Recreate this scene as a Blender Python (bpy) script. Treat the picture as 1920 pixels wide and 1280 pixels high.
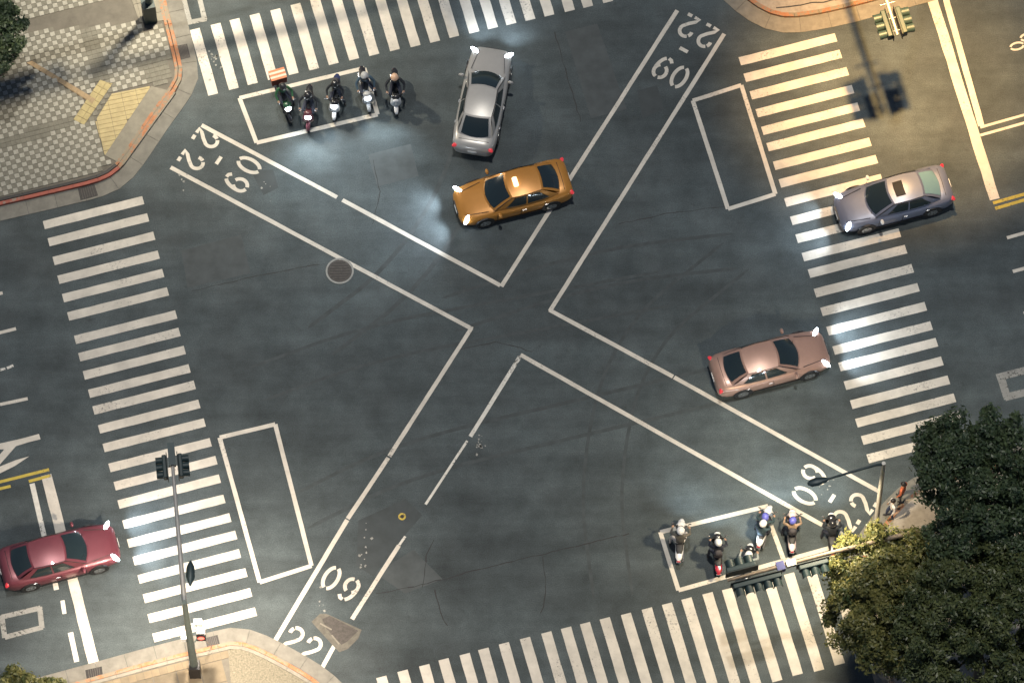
import bpy, bmesh, math, random
import numpy as np
from mathutils import Vector, Matrix

for o in list(bpy.data.objects):
    bpy.data.objects.remove(o)
sc = bpy.context.scene
COL = sc.collection
R = math.radians
random.seed(7)
rng = np.random.default_rng(7)

# ------------------------------------------------------------------ camera
F, AL, RO, PXM = 12000.0, R(23.0), R(1.02), 48.4     # focal px, tilt from nadir, roll, px per metre at centre
DIST = F / PXM
CA, SA = math.cos(AL), math.sin(AL)
CAMPOS = Vector((0, -DIST * SA, DIST * CA))
c_right = Vector((1, 0, 0)); c_up = Vector((0, CA, SA)); c_fwd = Vector((0, SA, -CA))
i_right = c_right * math.cos(RO) - c_up * math.sin(RO)
i_up = c_right * math.sin(RO) + c_up * math.cos(RO)
cam_d = bpy.data.cameras.new('camera')
cam = bpy.data.objects.new('camera', cam_d); COL.objects.link(cam)
rm = Matrix((i_right, i_up, -c_fwd)).transposed().to_4x4()
cam.matrix_world = Matrix.Translation(CAMPOS) @ rm
cam_d.sensor_width = 36.0; cam_d.sensor_fit = 'HORIZONTAL'
cam_d.lens = F / 1920.0 * 36.0
cam_d.clip_start = 1.0; cam_d.clip_end = 3000.0
sc.camera = cam

# ------------------------------------------------------------------ world, key light, exposure
SUN_EL, SUN_AZ = R(84), R(10)         # a high soft key from the far side: shadows fall almost straight down
w = bpy.data.worlds.new('World'); sc.world = w; w.use_nodes = True
nt = w.node_tree; nt.nodes.clear()
sky = nt.nodes.new('ShaderNodeTexSky'); sky.sky_type = 'NISHITA'; sky.sun_disc = False
sky.sun_elevation = SUN_EL; sky.sun_rotation = SUN_AZ
bg = nt.nodes.new('ShaderNodeBackground'); bg.inputs['Strength'].default_value = 0.0055
wo = nt.nodes.new('ShaderNodeOutputWorld')
nt.links.new(sky.outputs[0], bg.inputs[0]); nt.links.new(bg.outputs[0], wo.inputs[0])
sd = bpy.data.lights.new('sun', 'SUN'); sd.energy = 0.215; sd.angle = R(2.0); sd.color = (1.0, 0.96, 0.88)
so = bpy.data.objects.new('sun', sd); COL.objects.link(so)
sdir = Vector((math.sin(SUN_AZ) * math.cos(SUN_EL), math.cos(SUN_AZ) * math.cos(SUN_EL), math.sin(SUN_EL)))
so.rotation_euler = (-sdir).to_track_quat('-Z', 'Y').to_euler(); so.location = sdir * 60
vs = sc.view_settings
vs.view_transform = 'Standard'; vs.look = 'None'; vs.gamma = 1.0; vs.use_curve_mapping = False
vs.exposure = 2.85
LAMP = 1.0

# ------------------------------------------------------------------ pixel to place
def at(px, py, z=0.0):
    u, v = px - 960.0, py - 640.0
    d = i_right * u - i_up * v + c_fwd * F
    t = (z - CAMPOS.z) / d.z
    return CAMPOS + d * t
PH = R(14.37)
E1 = Vector((math.cos(PH), math.sin(PH), 0)); E2 = Vector((-math.sin(PH), math.cos(PH), 0))

# ------------------------------------------------------------------ materials
def lin(c):
    c = c / 255.0
    return c / 12.92 if c <= 0.04045 else ((c + 0.055) / 1.055) ** 2.4
def srgb(r, g, b): return (lin(r), lin(g), lin(b))
MATS = {}
def mat(name, col, rough=0.6, metal=0.0, var=0.0, vscale=3.0, bump=0.0, bscale=60.0, emit=None, estr=0.0, spec=0.5,
        coat=0.0, trans=0.0, wear=None, wearcol=None, wscale=8.0, wamt=0.5):
    if name in MATS: return MATS[name]
    m = bpy.data.materials.new(name); m.use_nodes = True
    n = m.node_tree; b = n.nodes['Principled BSDF']
    b.inputs['Roughness'].default_value = rough; b.inputs['Metallic'].default_value = metal
    b.inputs['Specular IOR Level'].default_value = spec; b.inputs['Coat Weight'].default_value = coat
    b.inputs['Base Color'].default_value = (*col, 1)
    geo = n.nodes.new('ShaderNodeNewGeometry')
    last = None
    if var > 0:
        t = n.nodes.new('ShaderNodeTexNoise'); t.inputs['Scale'].default_value = vscale; t.inputs['Detail'].default_value = 6
        t.inputs['Roughness'].default_value = 0.65
        n.links.new(geo.outputs['Position'], t.inputs['Vector'])
        r = n.nodes.new('ShaderNodeMapRange'); r.inputs[1].default_value = 0.3; r.inputs[2].default_value = 0.7
        r.inputs[3].default_value = 1 - var; r.inputs[4].default_value = 1 + var
        n.links.new(t.outputs[0], r.inputs[0])
        mx = n.nodes.new('ShaderNodeVectorMath'); mx.operation = 'SCALE'; mx.inputs[0].default_value = col
        n.links.new(r.outputs[0], mx.inputs['Scale']); last = mx.outputs[0]
    if wearcol is not None:
        t2 = n.nodes.new('ShaderNodeTexNoise'); t2.inputs['Scale'].default_value = wscale; t2.inputs['Detail'].default_value = 9
        t2.inputs['Roughness'].default_value = 0.72
        n.links.new(geo.outputs['Position'], t2.inputs['Vector'])
        t3 = n.nodes.new('ShaderNodeTexNoise'); t3.inputs['Scale'].default_value = 0.55; t3.inputs['Detail'].default_value = 3
        n.links.new(geo.outputs['Position'], t3.inputs['Vector'])
        ad = n.nodes.new('ShaderNodeMath'); ad.operation = 'MULTIPLY_ADD'; ad.inputs[1].default_value = 0.45
        n.links.new(t3.outputs[0], ad.inputs[0]); n.links.new(t2.outputs[0], ad.inputs[2])
        r2 = n.nodes.new('ShaderNodeMapRange'); r2.inputs[1].default_value = wamt; r2.inputs[2].default_value = wamt + 0.07
        n.links.new(ad.outputs[0], r2.inputs[0])
        mc = n.nodes.new('ShaderNodeMix'); mc.data_type = 'RGBA'
        n.links.new(r2.outputs[0], mc.inputs[0])
        if last: n.links.new(last, mc.inputs[6])
        else: mc.inputs[6].default_value = (*col, 1)
        mc.inputs[7].default_value = (*wearcol, 1)
        last = mc.outputs[2]
    if last: n.links.new(last, b.inputs['Base Color'])
    if bump > 0:
        t = n.nodes.new('ShaderNodeTexNoise'); t.inputs['Scale'].default_value = bscale; t.inputs['Detail'].default_value = 4
        n.links.new(geo.outputs['Position'], t.inputs['Vector'])
        bp = n.nodes.new('ShaderNodeBump'); bp.inputs['Strength'].default_value = bump; bp.inputs['Distance'].default_value = 0.02
        n.links.new(t.outputs[0], bp.inputs['Height']); n.links.new(bp.outputs[0], b.inputs['Normal'])
    if emit:
        b.inputs['Emission Color'].default_value = (*emit, 1); b.inputs['Emission Strength'].default_value = estr
    MATS[name] = m
    return m

def asphalt_material():
    m = bpy.data.materials.new('asphalt'); m.use_nodes = True
    n = m.node_tree; b = n.nodes['Principled BSDF']; L = n.links.new
    geo = n.nodes.new('ShaderNodeNewGeometry')
    def noise(scale, det=5, rough=0.6, vec=None):
        t = n.nodes.new('ShaderNodeTexNoise'); t.inputs['Scale'].default_value = scale
        t.inputs['Detail'].default_value = det; t.inputs['Roughness'].default_value = rough
        L(vec or geo.outputs['Position'], t.inputs['Vector']); return t.outputs[0]
    def rng_(src, a, b_, c, d):
        r = n.nodes.new('ShaderNodeMapRange'); r.inputs[1].default_value = a; r.inputs[2].default_value = b_
        r.inputs[3].default_value = c; r.inputs[4].default_value = d; L(src, r.inputs[0]); return r.outputs[0]
    def mul(a, b_):
        k = n.nodes.new('ShaderNodeMath'); k.operation = 'MULTIPLY'; L(a, k.inputs[0]); L(b_, k.inputs[1]); return k.outputs[0]
    # rubbed-in tyre paths: noise stretched along the main road
    mp = n.nodes.new('ShaderNodeMapping'); mp.vector_type = 'POINT'
    mp.inputs['Rotation'].default_value = (0, 0, -PH); mp.inputs['Scale'].default_value = (0.08, 0.9, 1)
    L(geo.outputs['Position'], mp.inputs['Vector'])
    big = rng_(noise(0.15, 4), 0.3, 0.7, 0.68, 1.34)
    mid = rng_(noise(0.9, 7, 0.7), 0.3, 0.7, 0.74, 1.26)
    trk = rng_(noise(1.0, 5, 0.6, mp.outputs[0]), 0.3, 0.7, 0.76, 1.24)
    fine = rng_(noise(22, 4, 0.8), 0.25, 0.75, 0.5, 1.5)
    v = mul(mul(big, mid), mul(trk, fine))
    mx = n.nodes.new('ShaderNodeVectorMath'); mx.operation = 'SCALE'; mx.inputs[0].default_value = (0.061, 0.0765, 0.081)
    L(v, mx.inputs['Scale'])
    # oil spots
    oil = rng_(noise(1.3, 8, 0.72), 0.62, 0.74, 0.0, 0.7)
    mc = n.nodes.new('ShaderNodeMix'); mc.data_type = 'RGBA'; L(oil, mc.inputs[0]); L(mx.outputs[0], mc.inputs[6])
    mc.inputs[7].default_value = (0.03, 0.033, 0.034, 1)
    L(mc.outputs[2], b.inputs['Base Color'])
    L(rng_(noise(0.5, 4), 0.3, 0.7, 0.62, 0.85), b.inputs['Roughness'])
    b.inputs['Specular IOR Level'].default_value = 0.35
    bp = n.nodes.new('ShaderNodeBump'); bp.inputs['Strength'].default_value = 0.35; bp.inputs['Distance'].default_value = 0.01
    L(noise(90, 3, 0.7), bp.inputs['Height']); L(bp.outputs[0], b.inputs['Normal'])
    MATS['asphalt'] = m
    return m
ASPH = asphalt_material()
ASPHC = (0.05, 0.05, 0.048)
PAINT = mat('road_paint', (0.60, 0.56, 0.49), 0.75, var=0.17, vscale=1.3, wearcol=(0.23, 0.22, 0.20), wscale=11, wamt=0.83, bump=0.2)
PAINTW = mat('worn_road_paint', (0.66, 0.64, 0.58), 0.75, var=0.12, vscale=4, wearcol=(0.09, 0.088, 0.082), wscale=9, wamt=0.78, bump=0.2)
PAINTG = mat('faded_road_paint', (0.30, 0.30, 0.28), 0.8, var=0.15, vscale=3, wearcol=ASPHC, wscale=8, wamt=0.8)
PAINTY = mat('yellow_road_paint', (0.52, 0.40, 0.07), 0.75, var=0.12, vscale=3, wearcol=(0.12, 0.1, 0.06), wscale=9, wamt=0.8)
CONC = mat('gutter_concrete', (0.185, 0.178, 0.155), 0.85, var=0.22, vscale=2.2, bump=0.3)
CONC2 = mat('kerb_concrete', (0.22, 0.205, 0.17), 0.85, var=0.2, vscale=3.0, bump=0.3)
KRED = mat('kerb_orange_paint', (0.40, 0.175, 0.085), 0.8, var=0.25, vscale=4, wearcol=(0.24, 0.20, 0.145), wscale=4, wamt=0.70)
KRED2 = mat('kerb_red_paint', (0.30, 0.085, 0.06), 0.75, var=0.2, vscale=4, wearcol=(0.25, 0.2, 0.16), wscale=5, wamt=0.85)
TLIGHT = mat('pale_tile', (0.325, 0.315, 0.27), 0.75, var=0.16, vscale=6)
TDARK = mat('grey_tile', (0.165, 0.158, 0.128), 0.8, var=0.2, vscale=5)
TBASE = mat('paving_bed', (0.13, 0.12, 0.10), 0.9, var=0.2, vscale=2)
TPLAIN = mat('plain_slab', (0.22, 0.205, 0.165), 0.85, var=0.16, vscale=3)
TYEL = mat('tactile_yellow', (0.40, 0.33, 0.175), 0.8, var=0.13, vscale=4, wearcol=(0.3, 0.25, 0.15), wscale=4, wamt=0.9)
TYEL2 = mat('tactile_dull', (0.36, 0.30, 0.15), 0.8, var=0.15, vscale=4)
TBROWN = mat('tactile_brown', (0.30, 0.22, 0.13), 0.8, var=0.15, vscale=4)
SLABT = mat('tan_slab', (0.17, 0.14, 0.095), 0.85, var=0.16, vscale=2.5)
SLABT2 = mat('buff_slab', (0.20, 0.16, 0.105), 0.85, var=0.16, vscale=2.5)
SLABT3 = mat('brown_slab', (0.13, 0.108, 0.075), 0.85, var=0.25, vscale=2.5)
GRIT = mat('exposed_aggregate', (0.17, 0.155, 0.115), 0.9, var=0.4, vscale=14, bump=0.6, bscale=40)
PALEPAVE = mat('pale_pavement', (0.34, 0.30, 0.25), 0.85, var=0.2, vscale=4)
IRON = mat('cast_iron', (0.035, 0.033, 0.032), 0.55, 0.4, var=0.2, vscale=12)
GRIME = mat('old_cover', (0.075, 0.068, 0.062), 0.8, var=0.3, vscale=9)
DARKM = mat('dark_painted_steel', (0.03, 0.05, 0.055), 0.45, 0.2, var=0.1)
POLEW = mat('galvanised_steel', (0.48, 0.46, 0.42), 0.45, 0.3, var=0.12, vscale=5)
POLEG = mat('green_grey_pole', (0.10, 0.125, 0.115), 0.5, 0.2, var=0.15, vscale=4)
SIGH = mat('signal_housing', (0.018, 0.038, 0.040), 0.5, var=0.12, vscale=6)
SIGD = mat('signal_backing', (0.025, 0.035, 0.036), 0.6)
BLUEBOX = mat('blue_box', (0.03, 0.04, 0.17), 0.5)
WHITEP = mat('white_plastic', (0.72, 0.72, 0.70), 0.4)
BLACKP = mat('black_plastic', (0.018, 0.018, 0.02), 0.45)
RUBBER = mat('rubber', (0.02, 0.02, 0.02), 0.8)
CHROME = mat('alloy', (0.62, 0.62, 0.63), 0.25, 0.9)
GLASS = mat('dark_glass', (0.016, 0.026, 0.029), 0.12, spec=0.7, coat=0.5)
GLASSB = mat('reflection_tinted_glass', (0.20, 0.34, 0.36), 0.05, spec=0.9, coat=1.0)  # pale cyan base colour paints a reflection into the rear window
LENSW = mat('lit_headlight', (0.8, 0.8, 0.8), 0.2, emit=(0.82, 0.92, 1.0), estr=5.0)
LENSW2 = mat('lit_small_headlight', (0.8, 0.8, 0.8), 0.2, emit=(0.85, 0.95, 1.0), estr=5.0)
LENSO = mat('clear_lens', (0.6, 0.62, 0.63), 0.1, coat=1.0)
TAILR = mat('lit_tail_light', (0.35, 0.015, 0.02), 0.3, emit=(1.0, 0.08, 0.10), estr=0.06)
LREDON = mat('lit_red_lens', (0.5, 0.03, 0.03), 0.3, emit=(1.0, 0.08, 0.05), estr=0.8)
LGRNON = mat('lit_green_lens', (0.03, 0.5, 0.3), 0.3, emit=(0.1, 1.0, 0.6), estr=0.8)
LOFF = mat('dark_lens', (0.03, 0.02, 0.02), 0.2)
LAMPON = mat('lit_lamp_glass', (0.9, 0.8, 0.6), 0.3, emit=(1.0, 0.8, 0.5), estr=4.0)
BARK = mat('bark', (0.09, 0.07, 0.05), 0.9, var=0.3, vscale=9, bump=0.5, bscale=20)

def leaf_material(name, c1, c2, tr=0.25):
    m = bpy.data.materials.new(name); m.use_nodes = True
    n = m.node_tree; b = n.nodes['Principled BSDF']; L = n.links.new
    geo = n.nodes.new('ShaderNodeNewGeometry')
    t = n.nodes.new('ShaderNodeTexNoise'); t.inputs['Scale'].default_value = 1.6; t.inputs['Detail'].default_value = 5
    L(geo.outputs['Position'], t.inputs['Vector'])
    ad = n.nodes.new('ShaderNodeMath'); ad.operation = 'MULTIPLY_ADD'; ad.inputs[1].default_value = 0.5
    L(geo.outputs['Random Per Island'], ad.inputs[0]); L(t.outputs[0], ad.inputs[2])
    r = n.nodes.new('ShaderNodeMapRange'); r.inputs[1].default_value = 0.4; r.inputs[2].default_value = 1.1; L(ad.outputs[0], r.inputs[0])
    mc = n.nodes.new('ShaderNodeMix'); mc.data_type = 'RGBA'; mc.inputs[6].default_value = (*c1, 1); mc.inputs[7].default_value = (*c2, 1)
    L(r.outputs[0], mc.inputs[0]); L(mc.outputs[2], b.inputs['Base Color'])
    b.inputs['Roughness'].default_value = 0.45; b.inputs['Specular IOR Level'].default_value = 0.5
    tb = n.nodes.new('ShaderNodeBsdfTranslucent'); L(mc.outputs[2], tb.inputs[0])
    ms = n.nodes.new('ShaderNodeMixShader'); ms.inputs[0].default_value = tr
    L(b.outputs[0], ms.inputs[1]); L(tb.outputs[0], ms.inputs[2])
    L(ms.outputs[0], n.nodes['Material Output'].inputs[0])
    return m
LEAF1 = leaf_material('leaves_lit_tone', (0.045, 0.075, 0.026), (0.26, 0.24, 0.075))  # yellower, brighter leaf colour carries part of the lamplight on the crown
LEAF3 = leaf_material('leaves_half_lit_tone', (0.035, 0.06, 0.028), (0.15, 0.17, 0.06))  # in-between leaf colour, painted as a half-lit crown
LEAF2 = leaf_material('leaves_unlit_tone', (0.03, 0.055, 0.034), (0.10, 0.14, 0.06))  # darker leaf colour, painted as a crown out of the lamplight

# ------------------------------------------------------------------ mesh helpers
class MB:
    def __init__(s): s.v = []; s.f = []
    def add(s, vs_, fs): b = len(s.v); s.v += [tuple(x) for x in vs_]; s.f += [tuple(i + b for i in f) for f in fs]; return s
    def box(s, c, d, rz=0.0, M=None):
        x, y, z = (k / 2 for k in d); P = []
        for sx, sy, sz in ((-1,-1,-1),(1,-1,-1),(1,1,-1),(-1,1,-1),(-1,-1,1),(1,-1,1),(1,1,1),(-1,1,1)):
            p = Vector((sx * x, sy * y, sz * z)); p = Matrix.Rotation(rz, 3, 'Z') @ p if rz else p
            if M: p = M @ p
            P.append(p + Vector(c))
        return s.add(P, [(0,3,2,1),(4,5,6,7),(0,1,5,4),(1,2,6,5),(2,3,7,6),(3,0,4,7)])
    def prism(s, pts, z0, z1):
        n = len(pts); a = sum(pts[i][0] * pts[(i + 1) % n][1] - pts[(i + 1) % n][0] * pts[i][1] for i in range(n))
        if a < 0: pts = list(reversed(pts))
        P = [(p[0], p[1], z0) for p in pts] + [(p[0], p[1], z1) for p in pts]
        return s.add(P, [tuple(range(n - 1, -1, -1)), tuple(range(n, 2 * n))] + [(i, (i + 1) % n, n + (i + 1) % n, n + i) for i in range(n)])
    def sheet(s, pts, z):
        n = len(pts); a = sum(pts[i][0] * pts[(i + 1) % n][1] - pts[(i + 1) % n][0] * pts[i][1] for i in range(n))
        if a < 0: pts = list(reversed(pts))
        return s.add([(p[0], p[1], z) for p in pts], [tuple(range(n))])
    def tube(s, path, rad, n=10, cap=True):
        path = [Vector(p) for p in path]; rad = rad if isinstance(rad, (list, tuple)) else [rad] * len(path); P = []
        for i, p in enumerate(path):
            d = (path[min(i + 1, len(path) - 1)] - path[max(i - 1, 0)]).normalized()
            a = d.cross(Vector((0, 0, 1)) if abs(d.z) < 0.9 else Vector((1, 0, 0))).normalized(); b = d.cross(a)
            P += [p + (a * math.cos(2 * math.pi * k / n) + b * math.sin(2 * math.pi * k / n)) * rad[i] for k in range(n)]
        fs = [(i * n + k, i * n + (k + 1) % n, (i + 1) * n + (k + 1) % n, (i + 1) * n + k) for i in range(len(path) - 1) for k in range(n)]
        if cap: fs += [tuple(range(n)), tuple(range(len(P) - 1, len(P) - n - 1, -1))]
        return s.add(P, fs)
    def ell(s, c, r, n=12, m=8, M=None):
        P = []; c = Vector(c)
        for j in range(m + 1):
            th = math.pi * j / m
            for k in range(n):
                p = Vector((r[0] * math.sin(th) * math.cos(2 * math.pi * k / n), r[1] * math.sin(th) * math.sin(2 * math.pi * k / n), r[2] * math.cos(th)))
                P.append(c + (M @ p if M else p))
        return s.add(P, [(j * n + k, (j + 1) * n + k, (j + 1) * n + (k + 1) % n, j * n + (k + 1) % n) for j in range(m) for k in range(n)])
    def loft(s, secs, n=14, p=2.0):
        # sections along Y: (y, x, z, half width, half height)
        P = []
        for (y, x, z, a, b) in secs:
            for k in range(n):
                t = 2 * math.pi * k / n; cx, cz = math.cos(t), math.sin(t)
                P.append((x + a * math.copysign(abs(cx) ** (2 / p), cx), y, z + b * math.copysign(abs(cz) ** (2 / p), cz)))
        fs = [(i * n + k, (i + 1) * n + k, (i + 1) * n + (k + 1) % n, i * n + (k + 1) % n) for i in range(len(secs) - 1) for k in range(n)]
        fs += [tuple(range(n)), tuple(range(len(P) - 1, len(P) - n - 1, -1))]
        return s.add(P, fs)
    def wheel(s, c, r, wd, axis='Y', n=20):
        # tyre section profile turned about axis
        prof = [(r * .62, -wd * .5), (r * .9, -wd * .5), (r, -wd * .3), (r, wd * .3), (r * .9, wd * .5), (r * .62, wd * .5)]
        P = []
        for k in range(n):
            t = 2 * math.pi * k / n
            for q, h in prof:
                a, b = q * math.cos(t), q * math.sin(t)
                P.append((c[0] + a, c[1] + h, c[2] + b) if axis == 'Y' else (c[0] + h, c[1] + a, c[2] + b))
        m = len(prof)
        return s.add(P, [(k * m + j, ((k + 1) % n) * m + j, ((k + 1) % n) * m + j + 1, k * m + j + 1) for k in range(n) for j in range(m - 1)])
    def disc(s, c, r, th, axis='Y', n=20):
        P = []
        for h in (-th / 2, th / 2):
            for k in range(n):
                t = 2 * math.pi * k / n; a, b = r * math.cos(t), r * math.sin(t)
                P.append({'Y': (c[0] + a, c[1] + h, c[2] + b), 'X': (c[0] + h, c[1] + a, c[2] + b), 'Z': (c[0] + a, c[1] + b, c[2] + h)}[axis])
        return s.add(P, [tuple(range(n)), tuple(range(2 * n - 1, n - 1, -1))] + [(k, (k + 1) % n, n + (k + 1) % n, n + k) for k in range(n)])
    def grid(s, fn, nu, nv):
        P = [fn(i / nu, j / nv) for j in range(nv + 1) for i in range(nu + 1)]
        return s.add(P, [(j * (nu + 1) + i, j * (nu + 1) + i + 1, (j + 1) * (nu + 1) + i + 1, (j + 1) * (nu + 1) + i) for j in range(nv) for i in range(nu)])
    def build(s, name, m, parent=None, smooth=False, off=None, recalc=True):
        me = bpy.data.meshes.new(name)
        v = s.v if off is None else [(a - off[0], b - off[1], c - off[2]) for a, b, c in s.v]
        me.from_pydata(v, [], s.f)
        if recalc:
            bm = bmesh.new(); bm.from_mesh(me); bmesh.ops.recalc_face_normals(bm, faces=bm.faces); bm.to_mesh(me); bm.free()
        if smooth:
            me.polygons.foreach_set('use_smooth', [True] * len(me.polygons))
            try: me.set_sharp_from_angle(angle=R(42))
            except Exception: pass
        me.materials.append(m)
        o = bpy.data.objects.new(name, me); COL.objects.link(o)
        if parent: o.parent = parent
        return o
def up_sheet(name, pts, z, m, parent=None):
    mb = MB(); mb.sheet([(p[0], p[1]) for p in pts], z)
    off = tuple(parent.location) if parent else None
    return mb.build(name, m, parent, off=off, recalc=False)
def tag(o, label=None, cat=None, group=None, kind=None):
    if label: o['label'] = label
    if cat: o['category'] = cat
    if group: o['group'] = group
    if kind: o['kind'] = kind
    return o
def empty(name, loc=(0, 0, 0), rz=0.0):
    o = bpy.data.objects.new(name, None); COL.objects.link(o); o.location = loc; o.rotation_euler = (0, 0, rz)
    o.empty_display_size = 0.2
    return o
def copy_tree(o, mats=None, parent=None):
    c = o.copy(); COL.objects.link(c); c.parent = parent
    if mats and c.type == 'MESH':
        for s_ in c.material_slots:
            nm = s_.material.name
            if nm in mats:
                s_.link = 'OBJECT'; s_.material = mats[nm]
    for ch in list(o.children): copy_tree(ch, mats, c)
    return c

def ribbon(a, b, wd, jit=0.0, n=1):
    """four-sided strip from a to b (world), slightly uneven long edges"""
    a, b = Vector(a), Vector(b); d = (b - a).normalized(); q = Vector((-d.y, d.x, 0)) * wd / 2
    L_, R_ = [], []
    for i in range(n + 1):
        p = a.lerp(b, i / n); j1, j2 = (random.uniform(-jit, jit) for _ in range(2))
        L_.append(p + q * (1 + j1)); R_.append(p - q * (1 + j2))
    return L_ + R_[::-1]

# ------------------------------------------------------------------ THE SETTING: road
road = MB(); road.sheet([(-110, -110), (110, -110), (110, 110), (-110, 110)], 0.0)
road = tag(road.build('road', ASPH, recalc=False), 'dark grey asphalt of the crossroads', None, None, 'structure')
ZM = 0.004
# repaired patches and cracks in the road surface
PATCH1 = mat('patch_asphalt_light', (0.066, 0.077, 0.080), 0.8, var=0.22, vscale=1.5, bump=0.3)
PATCH2 = mat('patch_asphalt_dark', (0.046, 0.056, 0.059), 0.75, var=0.2, vscale=1.5, bump=0.3)
def PX(*pts, z=0.0): return [at(x, y, z) for x, y in pts]
for pts, m in (((( 340, 470), (452, 440), (470, 512), (352, 540)), PATCH1),
               (((672, 975), (760, 935), (792, 965), (748, 1016), (700, 1080), (668, 1060)), PATCH2),
               (((1195, 170), (1232, 160), (1245, 205), (1205, 222)), PATCH2),
               (((470, 320), (512, 318), (522, 352), (494, 366)), PATCH2),
               (((705, 1075), (775, 1030), (830, 1085), (760, 1112)), PATCH1),
               (((1060, 60), (1120, 45), (1175, 205), (1108, 222)), PATCH1),
               (((690, 290), (770, 270), (785, 330), (708, 350)), PATCH1)):
    up_sheet('asphalt_patch', PX(*pts), 0.002, m, road)
CRK = mat('crack_tar', (0.016, 0.016, 0.017), 0.6)
def crack(pts, wd=0.035):
    P = [at(*p) for p in pts]; Q = [P[0]]
    for a, b in zip(P, P[1:]):
        k = max(2, int((b - a).length / 0.25))
        Q += [a.lerp(b, i / k) + Vector((random.uniform(-.03, .03), random.uniform(-.03, .03), 0)) for i in range(1, k + 1)]
    mb = MB()
    for i in range(len(Q) - 1):
        d = (Q[i + 1] - Q[i]).normalized(); q = Vector((-d.y, d.x, 0)) * wd * random.uniform(.3, .7)
        mb.sheet([tuple(x)[:2] for x in (Q[i] - q, Q[i + 1] - q, Q[i + 1] + q, Q[i] + q)], 0.0032)
    mb.build('road_crack', CRK, road, recalc=False)
crack([(705, 1112), (790, 1096), (900, 1066), (1010, 1040), (1180, 1000)])
crack([(792, 1100), (800, 1040), (815, 1010)]); crack([(1018, 1042), (1024, 1110), (1015, 1150)], .03)
crack([(700, 300), (712, 360), (700, 420)], .025); crack([(1040, 60), (1062, 140), (1090, 230)], .03)
crack([(815, 1105), (830, 1160), (838, 1172)], .04); crack([(360, 545), (470, 520), (600, 495)], .025)
crack([(860, 655), (930, 640), (1000, 660)], .03); crack([(1160, 420), (1250, 400), (1420, 380)], .025)

TYRE = mat('tyre_mark', (0.047, 0.058, 0.061), 0.7, var=0.3, vscale=2.5, bump=0.3)
TZ = [0.0021]
def tyre_mark(pts, wd=.17):
    P = resample_curve([at(*p) for p in pts]); mb = MB()
    for off_ in (-.74, .74):
        Q = []
        for i in range(len(P)):
            d = (P[min(i + 1, len(P) - 1)] - P[max(i - 1, 0)]).normalized(); Q.append((P[i] + Vector((-d.y, d.x, 0)) * off_, Vector((-d.y, d.x, 0)) * wd / 2 * math.sin(math.pi * min(1, (i + .3) / 4, (len(P) - i - .7) / 4) * .5)))
        for (a, qa), (b, qb) in zip(Q, Q[1:]): mb.sheet([tuple(x)[:2] for x in (a - qa, b - qb, b + qb, a + qa)], TZ[0])
        if len(mb.v): mb.build('tyre_mark', TYRE, road, recalc=False); mb = MB(); TZ[0] += .0001
def resample_curve(P, it=3):
    for _ in range(it):
        Q = [P[0]]
        for a, b in zip(P, P[1:]): Q += [a.lerp(b, .25), a.lerp(b, .75)]
        P = Q + [P[-1]]
    return P
tyre_mark([(600, 640), (760, 520), (880, 330), (925, 90)]); tyre_mark([(1380, 470), (1120, 500), (840, 590)], .14)
tyre_mark([(480, 720), (700, 640), (980, 590), (1250, 540)], .13); tyre_mark([(560, 960), (760, 860), (1100, 780), (1480, 690)], .15)
tyre_mark([(1150, 1120), (1120, 900), (1180, 640), (1380, 480)], .13)

# ------------------------------------------------------------------ crosswalks
def Z(ox, oy, s, pts): return [(ox + x / s, oy + y / s) for x, y in pts]
def crosswalk(corners, along, across, length, width, label, matl=PAINT, zoff=0.0):
    cs = [at(x, y) for x, y in corners]
    mid = sum(cs, Vector()) / len(cs); mid.z = 0
    root = tag(empty('crosswalk', mid), label, None, 'zebra crossings of the junction', 'structure')
    for p in cs:
        ln = length * random.uniform(.992, 1.008)
        a = p + across * width / 2; b = a + along * ln
        up_sheet('stripe', ribbon(a, b, width, 0.035, 9), ZM + zoff, matl, root)
    return root
LLs = Z(0, 360, 2.56, [(205,140),(228,222),(252,312),(275,402),(297,490),(322,578),(355,690),(375,773),(397,860),(422,948),(443,1028),(470,1118),(492,1208)]) \
    + Z(0, 780, 2.56, [(520,228),(545,315)]) \
    + Z(180, 840, 3.368, [(135,328),(165,455),(195,575),(230,685),(262,800),(295,922),(325,1048),(355,1170)])
crosswalk(LLs, E1, -E2, 4.02, 0.36, 'zebra crossing beside the left signal mast, across the main road')
RLs = [(1384.7, 108)] + Z(1380, 40, 4.2667, [(60,422),(108,562),(155,705),(200,845),(242,975),(295,1125)]) + [(1459.7, 336.5), (1470, 372)] \
    + Z(1480, 260, 4.266, [(5,625),(48,768),(98,915)]) + Z(1500, 460, 2.909, [(42,132),(75,238),(110,340),(143,445),(176,550),(208,640),(238,742),(272,845),(300,945),(332,1040),(362,1140)])
crosswalk(RLs, E1, -E2, 3.95, 0.37, 'zebra crossing under the grey sedan, across the main road')
TBs = Z(320, 0, 3, [(212,540),(328,508),(435,480),(548,452),(665,424),(780,398),(890,368),(1005,342),(1118,317),(1235,290),(1350,268),(1460,243)]) \
    + Z(840, 0, 4.174, [(12,300),(168,265),(315,232),(458,200),(608,167),(757,133),(917,97),(1060,65),(1215,28)])
crosswalk(TBs, E2, E1, 2.95, 0.40, 'zebra crossing behind the waiting motor scooters at the top')
BTs = Z(700, 1080, 3.84, [(20,732),(172,688),(328,648),(468,605),(620,568),(755,530),(902,490),(1055,452),(1208,412),(1350,378),(1487,345),(1630,310),(1782,278)]) \
    + Z(1140, 1080, 3.84, [(242,240),(388,205),(528,168),(680,130),(820,100),(968,62)]) + [(1431, 1087), (1470, 1077), (1509, 1067), (1548, 1056)]
crosswalk(BTs, -E2, E1, 4.05, 0.40, 'zebra crossing running under the leafy tree at the bottom')
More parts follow.
